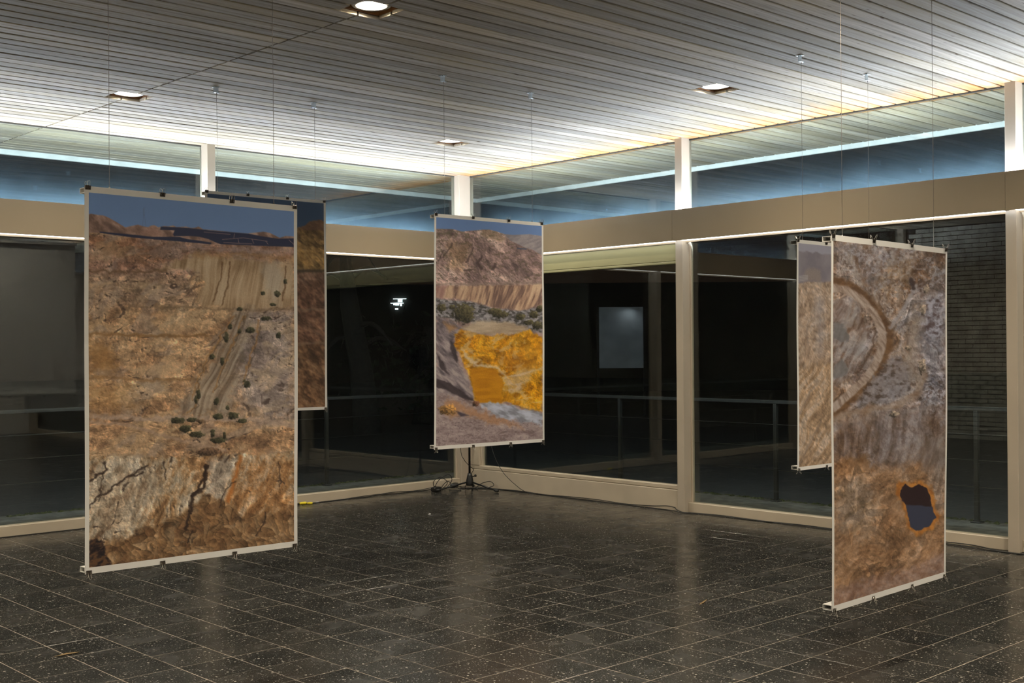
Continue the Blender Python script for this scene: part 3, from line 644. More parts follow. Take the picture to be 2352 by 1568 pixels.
def paint_hazy_quarry(nu, nv):
    s = Canvas(nu, nv, 1836, 2080, 560, 582, 1070, 1035, 53, 1.1)
    f = .5 * s.fbm(50, 20, o=4, ang=-.9, warp=40) + .5 * s.fbm(12, 7, o=5, ang=-.9, warp=14)
    s.c = s.mix(cl(f, .3, .7), (108, 86, 66), (136, 112, 88), (150, 130, 110))
    st = s.below([(1836, 840), (2080, 800)], 14, 14); s.put(st * .8, s.mix(cl(s.fbm(60, 7, o=5, ang=-.85, warp=30), .3, .7), (104, 80, 56), (138, 108, 76), (154, 132, 108)))
    s.mul(s.relief(30, -.9, .7)); s.mul(s.relief(9, -.9, .7))
    s.put(s.poly([(1890, 690), (1915, 680), (1912, 810), (1895, 815)], 10, 10) * .5, (110, 100, 94))
    for p in ([(1862, 745), (1866, 790)], [(1836, 950), (1870, 900), (1890, 880)], [(1905, 960), (1880, 1000), (1838, 1062)]): s.put(s.line(p, 5, 2, 4) * .5, (96, 82, 70))
    far = 1 - s.below([(1836, 652), (1870, 648), (1910, 650), (2080, 640)], 2, 3)
    s.put(far, s.mix(cl(s.fbm(26, 40, o=4, ang=.2), .3, .7), (98, 88, 86), (112, 101, 96)))
    s.put(far * s.poly([(1850, 640), (1858, 622), (1880, 618), (1905, 622), (1906, 650)], 4, 4) * .6, (120, 102, 84))
    s.put(s.poly([(1838, 634), (1866, 633), (1866, 646), (1838, 648)], .8) * .7, (136, 124, 116))
    for y in (637, 641, 645): s.put(s.line([(1840, y), (1865, y - .6)], 1.2, .5) * .5, (106, 94, 88))
    sky = 1 - s.below([(1836, 577), (1850, 581), (1862, 578), (1880, 584), (1890, 580), (1906, 586), (2080, 590)], 1, .8)
    s.put(sky, np.array([124, 116, 115]) * np.ones_like(s.u)[..., None])
    return s.out((182, 170, 150))
# ---- end of the pictures

# ================================================================== FLOOR
floor = MB().box(X_BRICK - .1, .03, Y_BACK - .1, .03, -.12, -.0014).build('floor', M_GROUT); tag(floor, kind='structure')
def in_view(x, y, z=0., m=60):
    d = Vector((x, y, z)) - CAM; Z = d.dot(fw)
    if Z < .5: return None
    px = F_PX * d.dot(rt) / Z + W_PX / 2; py = Y0 - F_PX * d.z / Z + H_PX / 2 + ROLL * (px - W_PX / 2)
    return Z if (-m < px < W_PX + m and -m < py < H_PX + m) else None
half = TILE / 2 - .003; bv = .0007
def tile_geo(mb, cx, cy, hx0, hx1, hy0, hy1):
    a = [(hx0, hy0), (hx1, hy0), (hx1, hy1), (hx0, hy1)]; b = [(hx0 + bv, hy0 + bv), (hx1 - bv, hy0 + bv), (hx1 - bv, hy1 - bv), (hx0 + bv, hy1 - bv)]
    v = [(cx + x, cy + y, -.011) for x, y in a] + [(cx + x, cy + y, -.0007) for x, y in a] + [(cx + x, cy + y, 0) for x, y in b]
    f = [(8, 9, 10, 11)] + [(i, (i + 1) % 4, 4 + (i + 1) % 4, 4 + i) for i in range(4)] + [(4 + i, 4 + (i + 1) % 4, 8 + (i + 1) % 4, 8 + i) for i in range(4)]
    return mb.add(v, f)
tile_me = tile_geo(MB(), 0, 0, -half, half, -half, half).mesh('tile', M_TILE)
cells = []
i0 = math.floor((X_BRICK - TOX) / TILE); j0 = math.floor((Y_BACK - TOY) / TILE)
for i in range(i0, 2):
    for j in range(j0, 2):
        x0, x1 = TOX + i * TILE, TOX + (i + 1) * TILE; y0, y1 = TOY + j * TILE, TOY + (j + 1) * TILE
        cx, cy = (x0 + x1) / 2, (y0 + y1) / 2
        ax, bx, ay, by = max(x0, X_BRICK), min(x1, .02), max(y0, Y_BACK), min(y1, .02)
        if bx - ax < .02 or by - ay < .02: continue
        full = bx - ax > TILE - .001 and by - ay > TILE - .001
        cells.append((cx, cy, ax, bx, ay, by, full, in_view(cx, cy) if full else None))
near = sorted([c for c in cells if c[7]], key=lambda c: c[7])[:300]; ids = set((c[0], c[1]) for c in near)
for c in near:
    inst('tile', tile_me, floor, (c[0], c[1], rnd.uniform(-.0004, .0004)), (rnd.uniform(-.0007, .0007), rnd.uniform(-.0007, .0007), rnd.choice((0, math.pi / 2, math.pi))))
mb = MB()
for c in cells:
    if (c[0], c[1]) in ids: continue
    g = .003; tile_geo(mb, c[0], c[1], c[2] - c[0] + g, c[3] - c[0] - g, c[4] - c[1] + g, c[5] - c[1] - g)
tag(mb.build('tile_field', M_TILE, floor), kind='stuff')

# ================================================================== CEILING OF BOARDS
ceiling = MB().box(X_BRICK - .1, EAVE + .02, Y_BACK - .1, EAVE + .02, ZC + .085, ZC + .25).build('ceiling', M_BACKING); tag(ceiling, kind='structure')
plank_cache = {}
BW = PITCH - .018
def plank_poly(y0, y1): return [(y0 + .003, ZC), (y1 - .003, ZC), (y1, ZC + .003), (y1, ZC + .021), (y0, ZC + .021), (y0, ZC + .003)]
def plank_mesh(L):
    k = round(L, 2)
    if k not in plank_cache:
        plank_cache[k] = MB().prism([(a, z - ZC) for a, z in plank_poly(-BW / 2, BW / 2)], 'x', -L / 2, L / 2).mesh('plank', M_WOOD)
    return plank_cache[k]
far_planks = MB()
k0 = math.floor((Y_ROW0 - EAVE) / PITCH); JX = -4.87
for k in range(k0, 200):
    yt = Y_ROW0 - k * PITCH; yc = yt - PITCH / 2
    if yc > EAVE - .05: continue
    if yc < Y_BACK + .05: break
    segs = [(X_BRICK + .01, JX - .006), (JX + .006, -.012), (.012, EAVE - .012)] if yc < .02 else [(X_BRICK + .01, JX - .006), (JX + .006, EAVE - .012)]
    for lx, ly in LAMPS:
        if abs(yc - ly) < PITCH * .9:
            ns = []
            for a, b in segs:
                c0, c1 = lx - .145, lx + .145
                if b <= c0 or a >= c1: ns.append((a, b)); continue
                if c0 - a > .02: ns.append((a, c0))
                if b - c1 > .02: ns.append((c1, b))
            segs = ns
    for a, b in segs:
        if b - a < .03: continue
        vis = any(in_view(a + (b - a) * t / 12, yc, ZC, 40) for t in range(13))
        if not vis:
            far_planks.prism(plank_poly(yc - BW / 2, yc + BW / 2), 'x', a, b); continue
        L = b - a - rnd.choice((0, 0, .004)); 
        inst('plank', plank_mesh(L), ceiling, ((a + b) / 2, yc + rnd.uniform(-.0016, .0016), ZC + rnd.uniform(0, .003)), (rnd.uniform(-.012, .012), 0, rnd.uniform(-.0003, .0003)))
tag(far_planks.build('board_field', M_WOOD, ceiling), kind='stuff')
# eave edges
tag(MB().rbox(EAVE, EAVE + .03, Y_BACK, EAVE + .03, ZC - .045, ZC + .25, .004).build('trim_1', M_TRIM, loc=(EAVE, -5, ZC)), kind='structure')
tag(MB().rbox(X_BRICK, EAVE, EAVE, EAVE + .03, ZC - .045, ZC + .25, .004).build('trim_2', M_TRIM, loc=(-5, EAVE, ZC)), kind='structure')

# ================================================================== GLAZED WALLS
CW, CDEP = .043, .12            # half width and depth of the columns
wall_right = empty('wall_right', (0, -6.5, 0), kind='structure'); wall_left = empty('wall_left', (-5, 0, 0), kind='structure')
for y in RCOL:
    MB().rbox(-CDEP, .03, y - CW, y + CW, 0, ZC + .02, .003).build('column', M_WHITE, wall_right)
for x in LCOL:
    MB().rbox(x - CW, x + CW, -CDEP, .03, 0, ZC + .02, .003).build('column', M_WHITE, wall_left)
MB().rbox(-.166, .05, -.091, .05, 0, ZC + .02, .003).build('column', M_WHITE, wall_left)

def window(n, wall, a, b, panelled=False):
    """one bay between columns at a > b along the wall: lower pane, clerestory pane, rails"""
    R = wall == 'right'
    def B(mb, s0, s1, d0, d1, z0, z1, ch=.002):      # s along the wall, d into the room (negative) or out
        return mb.rbox(d0, d1, s0, s1, z0, z1, ch) if R else mb.rbox(s0, s1, d0, d1, z0, z1, ch)
    c = (a + b) / 2
    w = empty('window_%d' % n, (0, c, 0) if R else (c, 0, 0), kind='structure')
    B(MB(), b, a, -.063, .03, 0, .20 if panelled else .094, .004).build('bottom_rail', M_RAIL, w)
    if panelled:
        B(MB(), b, a, -.055, .02, .203, .245, .006).build('glazing_bead', M_RAIL, w)
        B(MB(), b, a, -.050, .02, 2.405, 2.60, .004).build('header_panel', M_HEADER, w)
        B(MB(), b, a, -.055, .02, 2.378, 2.402, .004).build('glazing_bead', M_HEADER, w)
        B(MB(), a - .19, a - .03, -.060, .025, .245, 2.378, .004).build('stile', M_RAIL, w)
        B(MB(), a - .205, a - .19, -.035, .02, .245, 2.378, .003).build('glazing_bead', M_RAIL, w)
    else:
        B(MB(), b, b + .018, -.018, .02, .094, FB, .002).build('glazing_bead', M_RAIL, w)
        B(MB(), a - .018, a, -.018, .02, .094, FB, .002).build('glazing_bead', M_RAIL, w)
    B(MB(), b, a, -.012, .012, FB - .005, FB + .05, .003).build('transom', M_RAIL, w)
    B(MB(), b, a, -.008, .012, ZC - .010, ZC + .02, .002).build('head_rail', M_MORTAR, w)
    lo = .24 if panelled else .09
    B(MB(), b, a, -.004, .004, lo, FB, .0005).build('pane', M_GLASS_LO, w)
    B(MB(), b, a, -.004, .004, FB + .045, ZC - .005, .0005).build('clerestory_pane', M_GLASS_UP, w)
ry = [-.091] + RCOL
for n, (a, b) in enumerate(zip(ry[:-1], ry[1:])): window(n + 1, 'right', a - (CW if n else 0), b + CW, n == 0)
lx = [-.166] + LCOL
for n, (a, b) in enumerate(zip(lx[:-1], lx[1:])): window(n + 5, 'left', a - (CW if n else 0), b + CW)

# light boxes: fascia board, luminous underside, tube shining up
def light_box(wall, a, b, ca, cb, label, first):
    R = wall == 'right'
    def B(mb, s0, s1, d0, d1, z0, z1, ch=.002):
        return mb.rbox(d0, d1, s0, s1, z0, z1, ch) if R else mb.rbox(s0, s1, d0, d1, z0, z1, ch)
    c = (a + b) / 2
    t = empty('cornice_light', (-FX / 2, c, FB) if R else (c, -FX / 2, FB), label, 'light', 'light boxes along the glazed walls')
    B(MB(), b + .0008, a - .0008, -FX, -FX + .014, FB, FT, .002).build('fascia_panel', M_CREAM, t)
    B(MB(), cb, ca, -FX + .016, -.066, FB + .004, FB + .008, .0008).build('diffuser', M_DIFF, t)
    B(MB(), cb, ca, -.064, -.060, FB - .012, FB + .07, .0008).build('back_flange', M_CREAM, t)
    B(MB(), max(b, cb - .09), cb - .004, -FX + .016, -CDEP - .004, FB + .003, FB + .008, .0008).build('soffit_plate', M_CREAM, t)
    s0, s1 = b + .02, a - (FX + .02 if first else .02); d, z = -.150, FT - .010
    NS = 4; ss = [s0 + (s1 - s0) * q / NS for q in range(NS + 1)]
    MB().tube([(d, s, z) if R else (s, d, z) for s in ss], .014, 6, cap=False).build('light_tube', M_TUBE, t)
light_box('right', -FX, RCOL[0] + .016, -.215, RCOL[0] + CW, 'tan cornice light box over the panelled window right of the corner', True)
light_box('right', RCOL[0] + .016, RCOL[1] + .006, RCOL[0] - CW, RCOL[1] + CW, 'tan cornice light box above the two right-hand prints', False)
light_box('right', RCOL[1] + .006, RCOL[2], RCOL[1] - CW, RCOL[2] + CW, 'tan cornice light box cut off by the right edge of the photo', False)
light_box('right', RCOL[2], RCOL[3], RCOL[2] - CW, RCOL[3] + CW, 'tan cornice light box farthest from the corner, right glass wall, beyond the frame', False)
light_box('left', -FX + .014, LCOL[0], -.22, LCOL[0] + CW, 'tan cornice light box seen between the brown cliff print and the ochre pool print', True)
light_box('left', LCOL[0], LCOL[1], LCOL[0] - CW, LCOL[1] + CW, 'tan cornice light box at the left edge of the photo', False)
light_box('left', LCOL[1], LCOL[2], LCOL[1] - CW, LCOL[2] + CW, 'tan cornice light box next to the brick wall, beyond the frame', False)

# brick wall opposite the right glazing (seen mirrored in it) and back wall
wall_back = MB().box(X_BRICK - .3, X_BRICK - .012, Y_BACK - .3, .1, -.1, ZC + .1).build('wall_back', M_MORTAR); tag(wall_back, kind='structure')
BL, BH = .25, .0755; brick_me = MB().rbox(-.012, .012, -BL / 2 + .005, BL / 2 - .005, -BH / 2 + .005, BH / 2 - .005, .003).mesh('brick', M_BRICK)
allb = []
for r in range(int(ZC / BH) + 1):
    for q in range(-60, 2):
        y = q * BL + (BL / 2 if r % 2 else 0) - .14; z = BH / 2 + r * BH
        if y + BL / 2 > -.02 or y < Y_BACK or z + BH / 2 > ZC: continue
        allb.append((y, z))
show = sorted([b for b in allb if b[0] > -2.1], key=lambda b: -b[1] + abs(b[0] + 1.2) * .8)[:300]; sset = set(show)
for y, z in show: inst('brick', brick_me, wall_back, (X_BRICK - .010 + rnd.uniform(-.0015, .0015), y, z))
mb = MB()
for y, z in allb:
    if (y, z) not in sset: mb.box(X_BRICK - .02, X_BRICK, y - BL / 2 + .005, y + BL / 2 - .005, z - BH / 2 + .005, z + BH / 2 - .005)
tag(mb.build('brick_field', M_BRICK, wall_back), kind='stuff')
tag(MB().box(X_BRICK - .3, .1, Y_BACK - .3, Y_BACK, -.1, ZC + .1).build('wall_front', M_PLASTER), kind='structure')

# ================================================================== DOWNLIGHTS
lamp_labels = ['round downlight in a square cut-out at the top edge of the photo', 'round downlight on the dark board joint, over the large terraced quarry print', 'round downlight in the boards above the ochre pool print, nearest the corner',
               'round downlight in the boards to the right, near the middle glass-wall column', 'round downlight beyond the right edge of the photo', 'round downlight above the viewer, beyond the top edge', 'round downlight beyond the left edge, by the left glass wall',
               'round downlight beyond the left edge, by the brick wall', 'round downlight above and behind the viewer', 'added unseen downlight near the back wall, right wall side', 'added unseen downlight near the back wall, middle of the room', 'added unseen downlight near the back wall, brick wall side']
for (lx_, ly_), lb in zip(LAMPS, lamp_labels):
    t = empty('ceiling_downlight', (lx_, ly_, ZC), lb, 'light', 'downlights in the board ceiling')
    mb = MB()
    for a, b, c, d in ((-.16, .16, -PITCH - .006, -PITCH + .004), (-.16, .16, PITCH - .004, PITCH + .006), (-.166, -.15, -PITCH, PITCH), (.15, .166, -PITCH, PITCH)):
        mb.box(lx_ + a, lx_ + b, ly_ + c, ly_ + d, ZC + .0225, ZC + .08)
    mb.build('recess_box', M_RECESS, t)
    MB().lathe([(.073, .079), (.080, .05), (.086, .026), (.112, .026), (.116, .030), (.116, .036), (.104, .070), (.10, .0835)], (lx_, ly_, ZC), 40).build('ring', M_RING, t)
    MB().add([(lx_ + .074 * math.cos(q * math.pi / 6), ly_ + .074 * math.sin(q * math.pi / 6), ZC + .0735) for q in range(12)], [tuple(range(12))]).build('lens', M_LAMP if ly_ > -6 else M_LAMP2, t)
    MB().box(lx_ - .07, lx_ + .07, ly_ - .07, ly_ + .07, ZC + .0755, ZC + .084).build('housing', M_RING, t)

# ================================================================== HANGING PRINTS
def clip_mesh(up_):
    """binder clip straddling the edge of a sheet at the origin; handles point up (1) or down (-1)"""
    s = up_; body = MB(); w = .0125
    body.prism([(-.0025, -.013 * s), (-.0058, .0035 * s), (-.0048, .0045 * s), (.0068, .0045 * s), (.0078, .0035 * s), (.0045, -.013 * s), (.0038, -.013 * s), (.0066, .003 * s), (-.0046, .003 * s), (-.0018, -.013 * s)], 'x', -w, w)
    for yy in (-.0028, .0045): body.tube([(-w, yy, -.0135 * s), (w, yy, -.0135 * s)], .0013, 6)
    hs = []
    for d in (-1, 1):
        y0 = -.003 if d < 0 else .005
        pts = [(-.007, y0, -.012 * s), (-.006, y0 + d * .006, .006 * s), (-.0055, y0 + d * .012, .019 * s), (0, y0 + d * .0145, .0245 * s), (.0055, y0 + d * .012, .019 * s), (.006, y0 + d * .006, .006 * s), (.007, y0, -.012 * s)]
        hs.append(MB().tube(pts, .0011, 5).mesh('clip_handle', M_CHROME))
    return body.mesh('binder_clip', M_CLIP), hs
CLIP = {1: clip_mesh(1), -1: clip_mesh(-1)}
def hanging_print(label, corners, y, painter, nu, nv, border, wires, mat, flat_alpha=1.0, clips_b=(.016, .335, .675, .985)):
    (tlx, tlz), (trx, trz), (blx, blz), (brx, brz) = corners
    wd, hg = (trx - tlx + brx - blx) / 2, (tlz - blz + trz - brz) / 2
    t = empty('hanging_print', ((blx + brx) / 2, y, (blz + brz) / 2), label, 'print', 'large quarry photographs hung on wires')
    off = wloc(t)
    bu, bvv = border[0] / wd, border[1] / hg
    us = np.concatenate([[0], np.linspace(bu, 1 - bu, nu), [1]]); vs_ = np.concatenate([[0], np.linspace(bvv, 1 - bvv, nv), [1]])
    U, V = np.meshgrid(us, vs_)
    X = (tlx * (1 - U) + trx * U) * (1 - V) + (blx * (1 - U) + brx * U) * V
    Z = (tlz * (1 - U) + trz * U) * (1 - V) + (blz * (1 - U) + brz * U) * V
    bow = .004 * np.sin(V * 5.3 + U * 2) * np.sin(math.pi * np.clip(V, 0, 1))
    ni, nj = len(us), len(vs_)
    P = np.stack([X - off.x, bow, Z - off.z], -1).reshape(-1, 3)
    back = P[[0, ni - 1, ni * nj - 1, ni * (nj - 1)]].copy()
    idx = np.arange(ni * nj).reshape(nj, ni)
    q = np.stack([idx[:-1, :-1], idx[1:, :-1], idx[1:, 1:], idx[:-1, 1:]], -1).reshape(-1, 4)
    mi = np.zeros((nj - 1, ni - 1), int); mi[1:-1, 1:-1] = 1
    # back face of the paper: same grid, coarse, half a millimetre behind
    cu = np.linspace(0, ni - 1, 9).round().astype(int); cv = np.linspace(0, nj - 1, 15).round().astype(int)
    Bk = P.reshape(nj, ni, 3)[np.ix_(cv, cu)].reshape(-1, 3) + np.array([0, .0007, 0]); o0 = len(P)
    bi = np.arange(len(Bk)).reshape(15, 9) + o0
    qb = np.stack([bi[:-1, :-1], bi[:-1, 1:], bi[1:, 1:], bi[1:, :-1]], -1).reshape(-1, 4)
    verts = np.concatenate([P, Bk]); faces = np.concatenate([q, qb])
    me = bpy.data.meshes.new('sheet'); me.vertices.add(len(verts)); me.vertices.foreach_set('co', verts.ravel().astype(np.float32))
    me.loops.add(len(faces) * 4); me.loops.foreach_set('vertex_index', faces.ravel().astype(np.int32))
    me.polygons.add(len(faces)); me.polygons.foreach_set('loop_start', np.arange(len(faces), dtype=np.int32) * 4)
    me.materials.append(M_PAPER); me.materials.append(mat)
    me.polygons.foreach_set('material_index', np.concatenate([mi.ravel(), np.zeros(len(qb), int)]).astype(np.int32))
    me.update(calc_edges=True); me.validate()
    img = painter(nu, nv)
    full = np.ones((nj, ni, 4), np.float32) * .8; full[1:-1, 1:-1, :3] = img; full[..., 3] = flat_alpha
    lum = img.mean(-1); sky = (img[..., 2] > img[..., 0] * 1.05); full[1:-1, 1:-1, 3] = np.where(sky, .12, 1.0)
    at = me.attributes.new('ink', 'FLOAT_COLOR', 'POINT')
    at.data.foreach_set('color', np.concatenate([full.reshape(-1, 4), np.ones((len(Bk), 4), np.float32)]).ravel())
    so = bpy.data.objects.new('sheet', me); COL.objects.link(so); so.parent = t
    # bars behind the top and bottom edge
    for nm, xa, za, xb, zb, sgn in (('top_bar', tlx, tlz, trx, trz, 1), ('bottom_bar', blx, blz, brx, brz, -1)):
        mb = MB().rect_tube(xa - .001, xb + .001, y + .0022, y + .0475, -.012, .012, .0022)
        L = xb - xa
        mb.v = [(p[0], p[1], p[2] + za + (zb - za) * (p[0] - xa) / L - sgn * .019) for p in mb.v]
        mb.build(nm, M_BAR, t)
    for sgn, xa, za, xb, zb, ts in ((1, tlx, tlz, trx, trz, (.013, .336, .664, .985)), (-1, blx, blz, brx, brz, clips_b)):
        cm, hm = CLIP[sgn]
        for tt in ts:
            tilt = math.atan2(zb - za, xb - xa)
            c = inst('binder_clip', cm, t, (xa + (xb - xa) * tt - off.x, -.0005, za + (zb - za) * tt - off.z - sgn * .0015), (rnd.uniform(-.08, .08), -tilt, rnd.uniform(-.05, .05)))
            for h in hm: inst('clip_handle', h, c, (0, 0, 0), (0, rnd.uniform(-.05, .05), 0))
    for wx in wires:
        u = (wx - tlx) / (trx - tlx); zt = tlz + (trz - tlz) * u - .0075
        MB().tube([(wx, y + .026, ZC - .05), (wx + .0015, y + .026, (ZC + zt) / 2), (wx, y + .026, zt)], .0011, 5).build('suspension_wire', M_WIRE, t)
        MB().tube([(wx, y + .026, zt - .001), (wx, y + .026, zt + .016)], .0032, 6).build('wire_ferrule', M_CHROME, t)
    return t
PM = print_mat('printed_photograph')
hanging_print('large print of a terraced tan quarry wall under blue sky with dark solar panels', ((-6.841, 2.306), (-5.753, 2.298), (-6.854, .608), (-5.768, .601)), -5.38, paint_terraces, 340, 610, (.019, .028), (-6.716, -5.871), PM)
hanging_print('darker print of a brown cliff half hidden behind the terraced quarry print', ((-4.657, 2.770), (-3.586, 2.776), (-4.672, 1.107), (-3.588, 1.099)), -2.44, paint_shaded_cliff, 120, 190, (.020, .022), (-4.54, -3.67), PM)
hanging_print('print of a yellow ochre pool below a pink cliff, hung in the middle', ((-3.607, 2.550), (-2.511, 2.554), (-3.628, .856), (-2.519, .846)), -3.84, paint_ochre_pool, 210, 450, (.018, .026), (-3.489, -2.605), PM)
hanging_print('aerial print of brown and grey ground with a curved road and a dark pool', ((-4.285, 2.084), (-3.194, 2.074), (-4.306, .374), (-3.24, .388)), -7.50, paint_aerial_road, 230, 540, (.017, .027), (-4.151, -3.287), PM)
hanging_print('hazy pale quarry print mostly hidden behind the aerial road print', ((-2.142, 2.297), (-1.072, 2.293), (-2.159, .737), (-1.085, .733)), -5.90, paint_hazy_quarry, 130, 210, (.020, .024), (-2.033, -1.173), PM)

hook_spots = [(-4.54, -2.414, 'zinc wire bracket on the boards above the darker brown cliff print, left one'), (-3.67, -2.414, 'zinc wire bracket on the boards above the darker brown cliff print, right one'),
              (-3.489, -3.814, 'zinc wire bracket over the left wire of the ochre pool print'), (-2.605, -3.814, 'zinc wire bracket over the right wire of the ochre pool print'),
              (-2.033, -5.874, 'zinc wire bracket over the hazy print, left one'), (-1.173, -5.874, 'zinc wire bracket over the hazy print, right one'),
              (-6.716, -5.354, 'zinc wire bracket of the terraced quarry print, left wire, above the frame'), (-5.871, -5.354, 'zinc wire bracket of the terraced quarry print, right wire, above the frame'),
              (-4.151, -7.474, 'zinc wire bracket of the aerial road print, left wire, above the frame'), (-3.287, -7.474, 'zinc wire bracket of the aerial road print, right wire, above the frame')]
plate_me = MB().rbox(-.022, .022, -.022, .022, -.003, 0, .0006).mesh('plate', M_ZINC)
flag_me = MB().rbox(-.021, .021, -.0012, .0012, -.046, -.003, .0004).rbox(-.021, .021, -.022, -.0012, -.046, -.0435, .0004).mesh('flag', M_ZINC)
screw_me = MB().lathe([(0, -.0055), (.003, -.005), (.0042, -.003)], (0, 0, 0), 8).mesh('screw', M_CHROME)
eye_me = MB().tube([(0, -.010, -.044), (.004, -.010, -.056), (0, -.010, -.064), (-.004, -.010, -.056), (0, -.010, -.044)], .0011, 5).mesh('wire_loop', M_WIRE)
for x, y, lb in hook_spots:
    t = empty('ceiling_bracket', (x, y + .010, ZC), lb, 'bracket', 'brackets that hold the hanging wires')
    inst('plate', plate_me, t); inst('flag', flag_me, t)
    for sx in (-.014, .014): inst('screw', screw_me, t, (sx, -.014, 0))
    inst('wire_loop', eye_me, t)

# ================================================================== STAND, LOUDSPEAKER, CABLES
SC = Vector((-.345, -.44, 0))
st = empty('speaker_stand', SC, 'black tripod stand in the corner behind the ochre pool print', 'stand')
feet = [(-.709, -.302), (-.276, -.823), (-.115, -.235)]
MB().tube([SC + Vector((0, 0, .15)), SC + Vector((0, 0, 1.318))], .0125, 14).build('pole', M_BLACKM, st)
MB().tube([SC + Vector((0, 0, .62)), SC + Vector((0, 0, .70))], .019, 14).build('clutch', M_BLACK, st)
hub = MB().lathe([(.0, .055), (.036, .055), (.044, .075), (.040, .11), (.028, .165), (.022, .19), (.0, .19)], SC, 18); hub.build('hub', M_BLACK, st)
kb = MB().tube([SC + Vector((.02, -.02, .15)), SC + Vector((.042, -.035, .16))], .006, 8).tube([SC + Vector((.042, -.035, .16)), SC + Vector((.058, -.046, .166))], .014, 10); kb.build('knob', M_BLACK, st)
for fx_, fy_ in feet:
    d = Vector((fx_ - SC.x, fy_ - SC.y, 0)); e = d.normalized()
    lg = MB().tube([SC + e * .02 + Vector((0, 0, .095)), SC + d * .93 + Vector((0, 0, .024))], .0095, 10).build('leg', M_BLACKM, st)
    MB().tube([SC + d * .88 + Vector((0, 0, .0265)), SC + d * .94 + Vector((0, 0, .0225)), SC + d * 1.02 + Vector((0, 0, .019))], [.0125, .0175, .0155], 10).build('rubber_foot', M_RUBBER, lg)
sp = empty('loudspeaker', SC + Vector((0, 0, 1.33)), 'small black loudspeaker on the corner stand, seen mirrored in the left glass', 'speaker')
c45 = math.cos(math.radians(45))
def rz(mb, c, ang):
    ca, sa = math.cos(ang), math.sin(ang)
    mb.v = [(c.x + (p[0] - c.x) * ca - (p[1] - c.y) * sa, c.y + (p[0] - c.x) * sa + (p[1] - c.y) * ca, p[2]) for p in mb.v]; return mb
bx = SC
rz(MB().prism([(bx.x - .11, bx.y - .09), (bx.x + .11, bx.y - .09), (bx.x + .085, bx.y + .10), (bx.x - .085, bx.y + .10)], 'z', 1.345, 1.605), SC, math.radians(-42)).build('cabinet', M_BLACK, sp)
rz(MB().rbox(bx.x - .098, bx.x + .098, bx.y - .098, bx.y - .088, 1.355, 1.595, .004), SC, math.radians(-42)).build('grille', M_BLACKM, sp)
MB().tube([SC + Vector((0, 0, 1.319)), SC + Vector((0, 0, 1.346))], .024, 12).build('pole_mount', M_BLACK, sp)

def smooth(pts, k=8):
    pts = [Vector(p) for p in pts]; out = []
    for i in range(len(pts) - 1):
        p0, p1, p2, p3 = pts[max(i - 1, 0)], pts[i], pts[i + 1], pts[min(i + 2, len(pts) - 1)]
        for j in range(k):
            t = j / k
            out.append(.5 * ((2 * p1) + (p2 - p0) * t + (2 * p0 - 5 * p1 + 4 * p2 - p3) * t * t + (3 * p1 - p0 - 3 * p2 + p3) * t ** 3))
    return out + [pts[-1]]
def cable(name, label, pts, r=.0042, group='black cables along the glass walls', k=8, cat='cable'):
    o = MB().tube(smooth(pts, k), r, 7).build(name, M_RUBBER, loc=Vector(pts[0])); return tag(o, label, cat, group)
zf = .0052
cable('power_cable', 'black cable lying along the foot of the left glass wall', [(-2.27, -.105, zf), (-2.1, -.100, zf), (-1.8, -.082, zf), (-1.55, -.078, .012), (-1.35, -.078, .014), (-1.1, -.085, zf), (-.85, -.10, zf), (-.70, -.11, zf), (-.62, -.13, .02)])
cable('power_cable', 'second black cable twisted beside the one along the left glass wall', [(-2.25, -.118, zf), (-2.0, -.105, zf), (-1.7, -.094, zf), (-1.45, -.092, zf), (-1.2, -.075, .018), (-1.0, -.075, .014), (-.85, -.088, .010), (-.66, -.14, .03), (-.60, -.16, .05)])
cable('power_cable', 'black cable along the left glass wall under the terraced quarry print', [(-2.36, -.112, zf), (-2.7, -.085, zf), (-3.2, -.145, zf), (-3.6, -.135, zf), (-4.1, -.083, zf), (-4.7, -.087, zf), (-5.4, -.080, zf), (-6.2, -.083, zf)])
cable('power_cable', 'upper black cable at the foot of the panelled window', [(-.30, -.22, zf), (-.16, -.36, zf), (-.075, -.62, zf), (-.072, -1.0, .012), (-.075, -1.35, zf), (-.072, -1.75, .015), (-.072, -2.1, .018), (-.075, -2.5, .010), (-.078, -2.85, .022), (-.085, -3.05, .040), (-.10, -3.16, .035), (-.145, -3.21, .030), (-.155, -3.30, .010), (-.10, -3.40, zf)])
cable('power_cable', 'lower black cable at the foot of the panelled window', [(-.34, -.26, zf), (-.18, -.42, zf), (-.090, -.66, zf), (-.085, -1.0, zf), (-.088, -1.4, zf), (-.086, -1.8, zf), (-.088, -2.3, zf), (-.09, -2.8, zf), (-.10, -3.10, zf), (-.145, -3.18, .012), (-.16, -3.32, zf), (-.11, -3.42, zf)])
cable('power_cable', 'black cable along the right glass wall, behind the hazy print', [(-.10, -3.38, zf), (-.082, -3.7, .010), (-.078, -4.2, zf), (-.082, -4.6, .012), (-.078, -5.1, zf), (-.090, -5.6, .010), (-.10, -6.1, .018), (-.145, -6.35, zf), (-.15, -6.6, zf), (-.09, -7.1, zf), (-.09, -8.2, zf)])
cable('power_cable', 'second black cable along the right glass wall, behind the hazy print', [(-.11, -3.40, zf), (-.095, -3.8, zf), (-.092, -4.5, zf), (-.095, -5.2, zf), (-.105, -5.9, zf), (-.160, -6.30, zf), (-.165, -6.6, zf), (-.105, -7.2, zf), (-.10, -8.2, zf)])
cable('speaker_cable', 'thin black cable hanging from the loudspeaker down to the right wall', [(SC.x + .05, SC.y - .05, 1.42), (-.30, -.60, .95), (-.25, -.72, .45), (-.20, -.83, .22), (-.13, -.98, .07), (-.085, -1.08, .012), (-.08, -1.25, .010)], .0034)
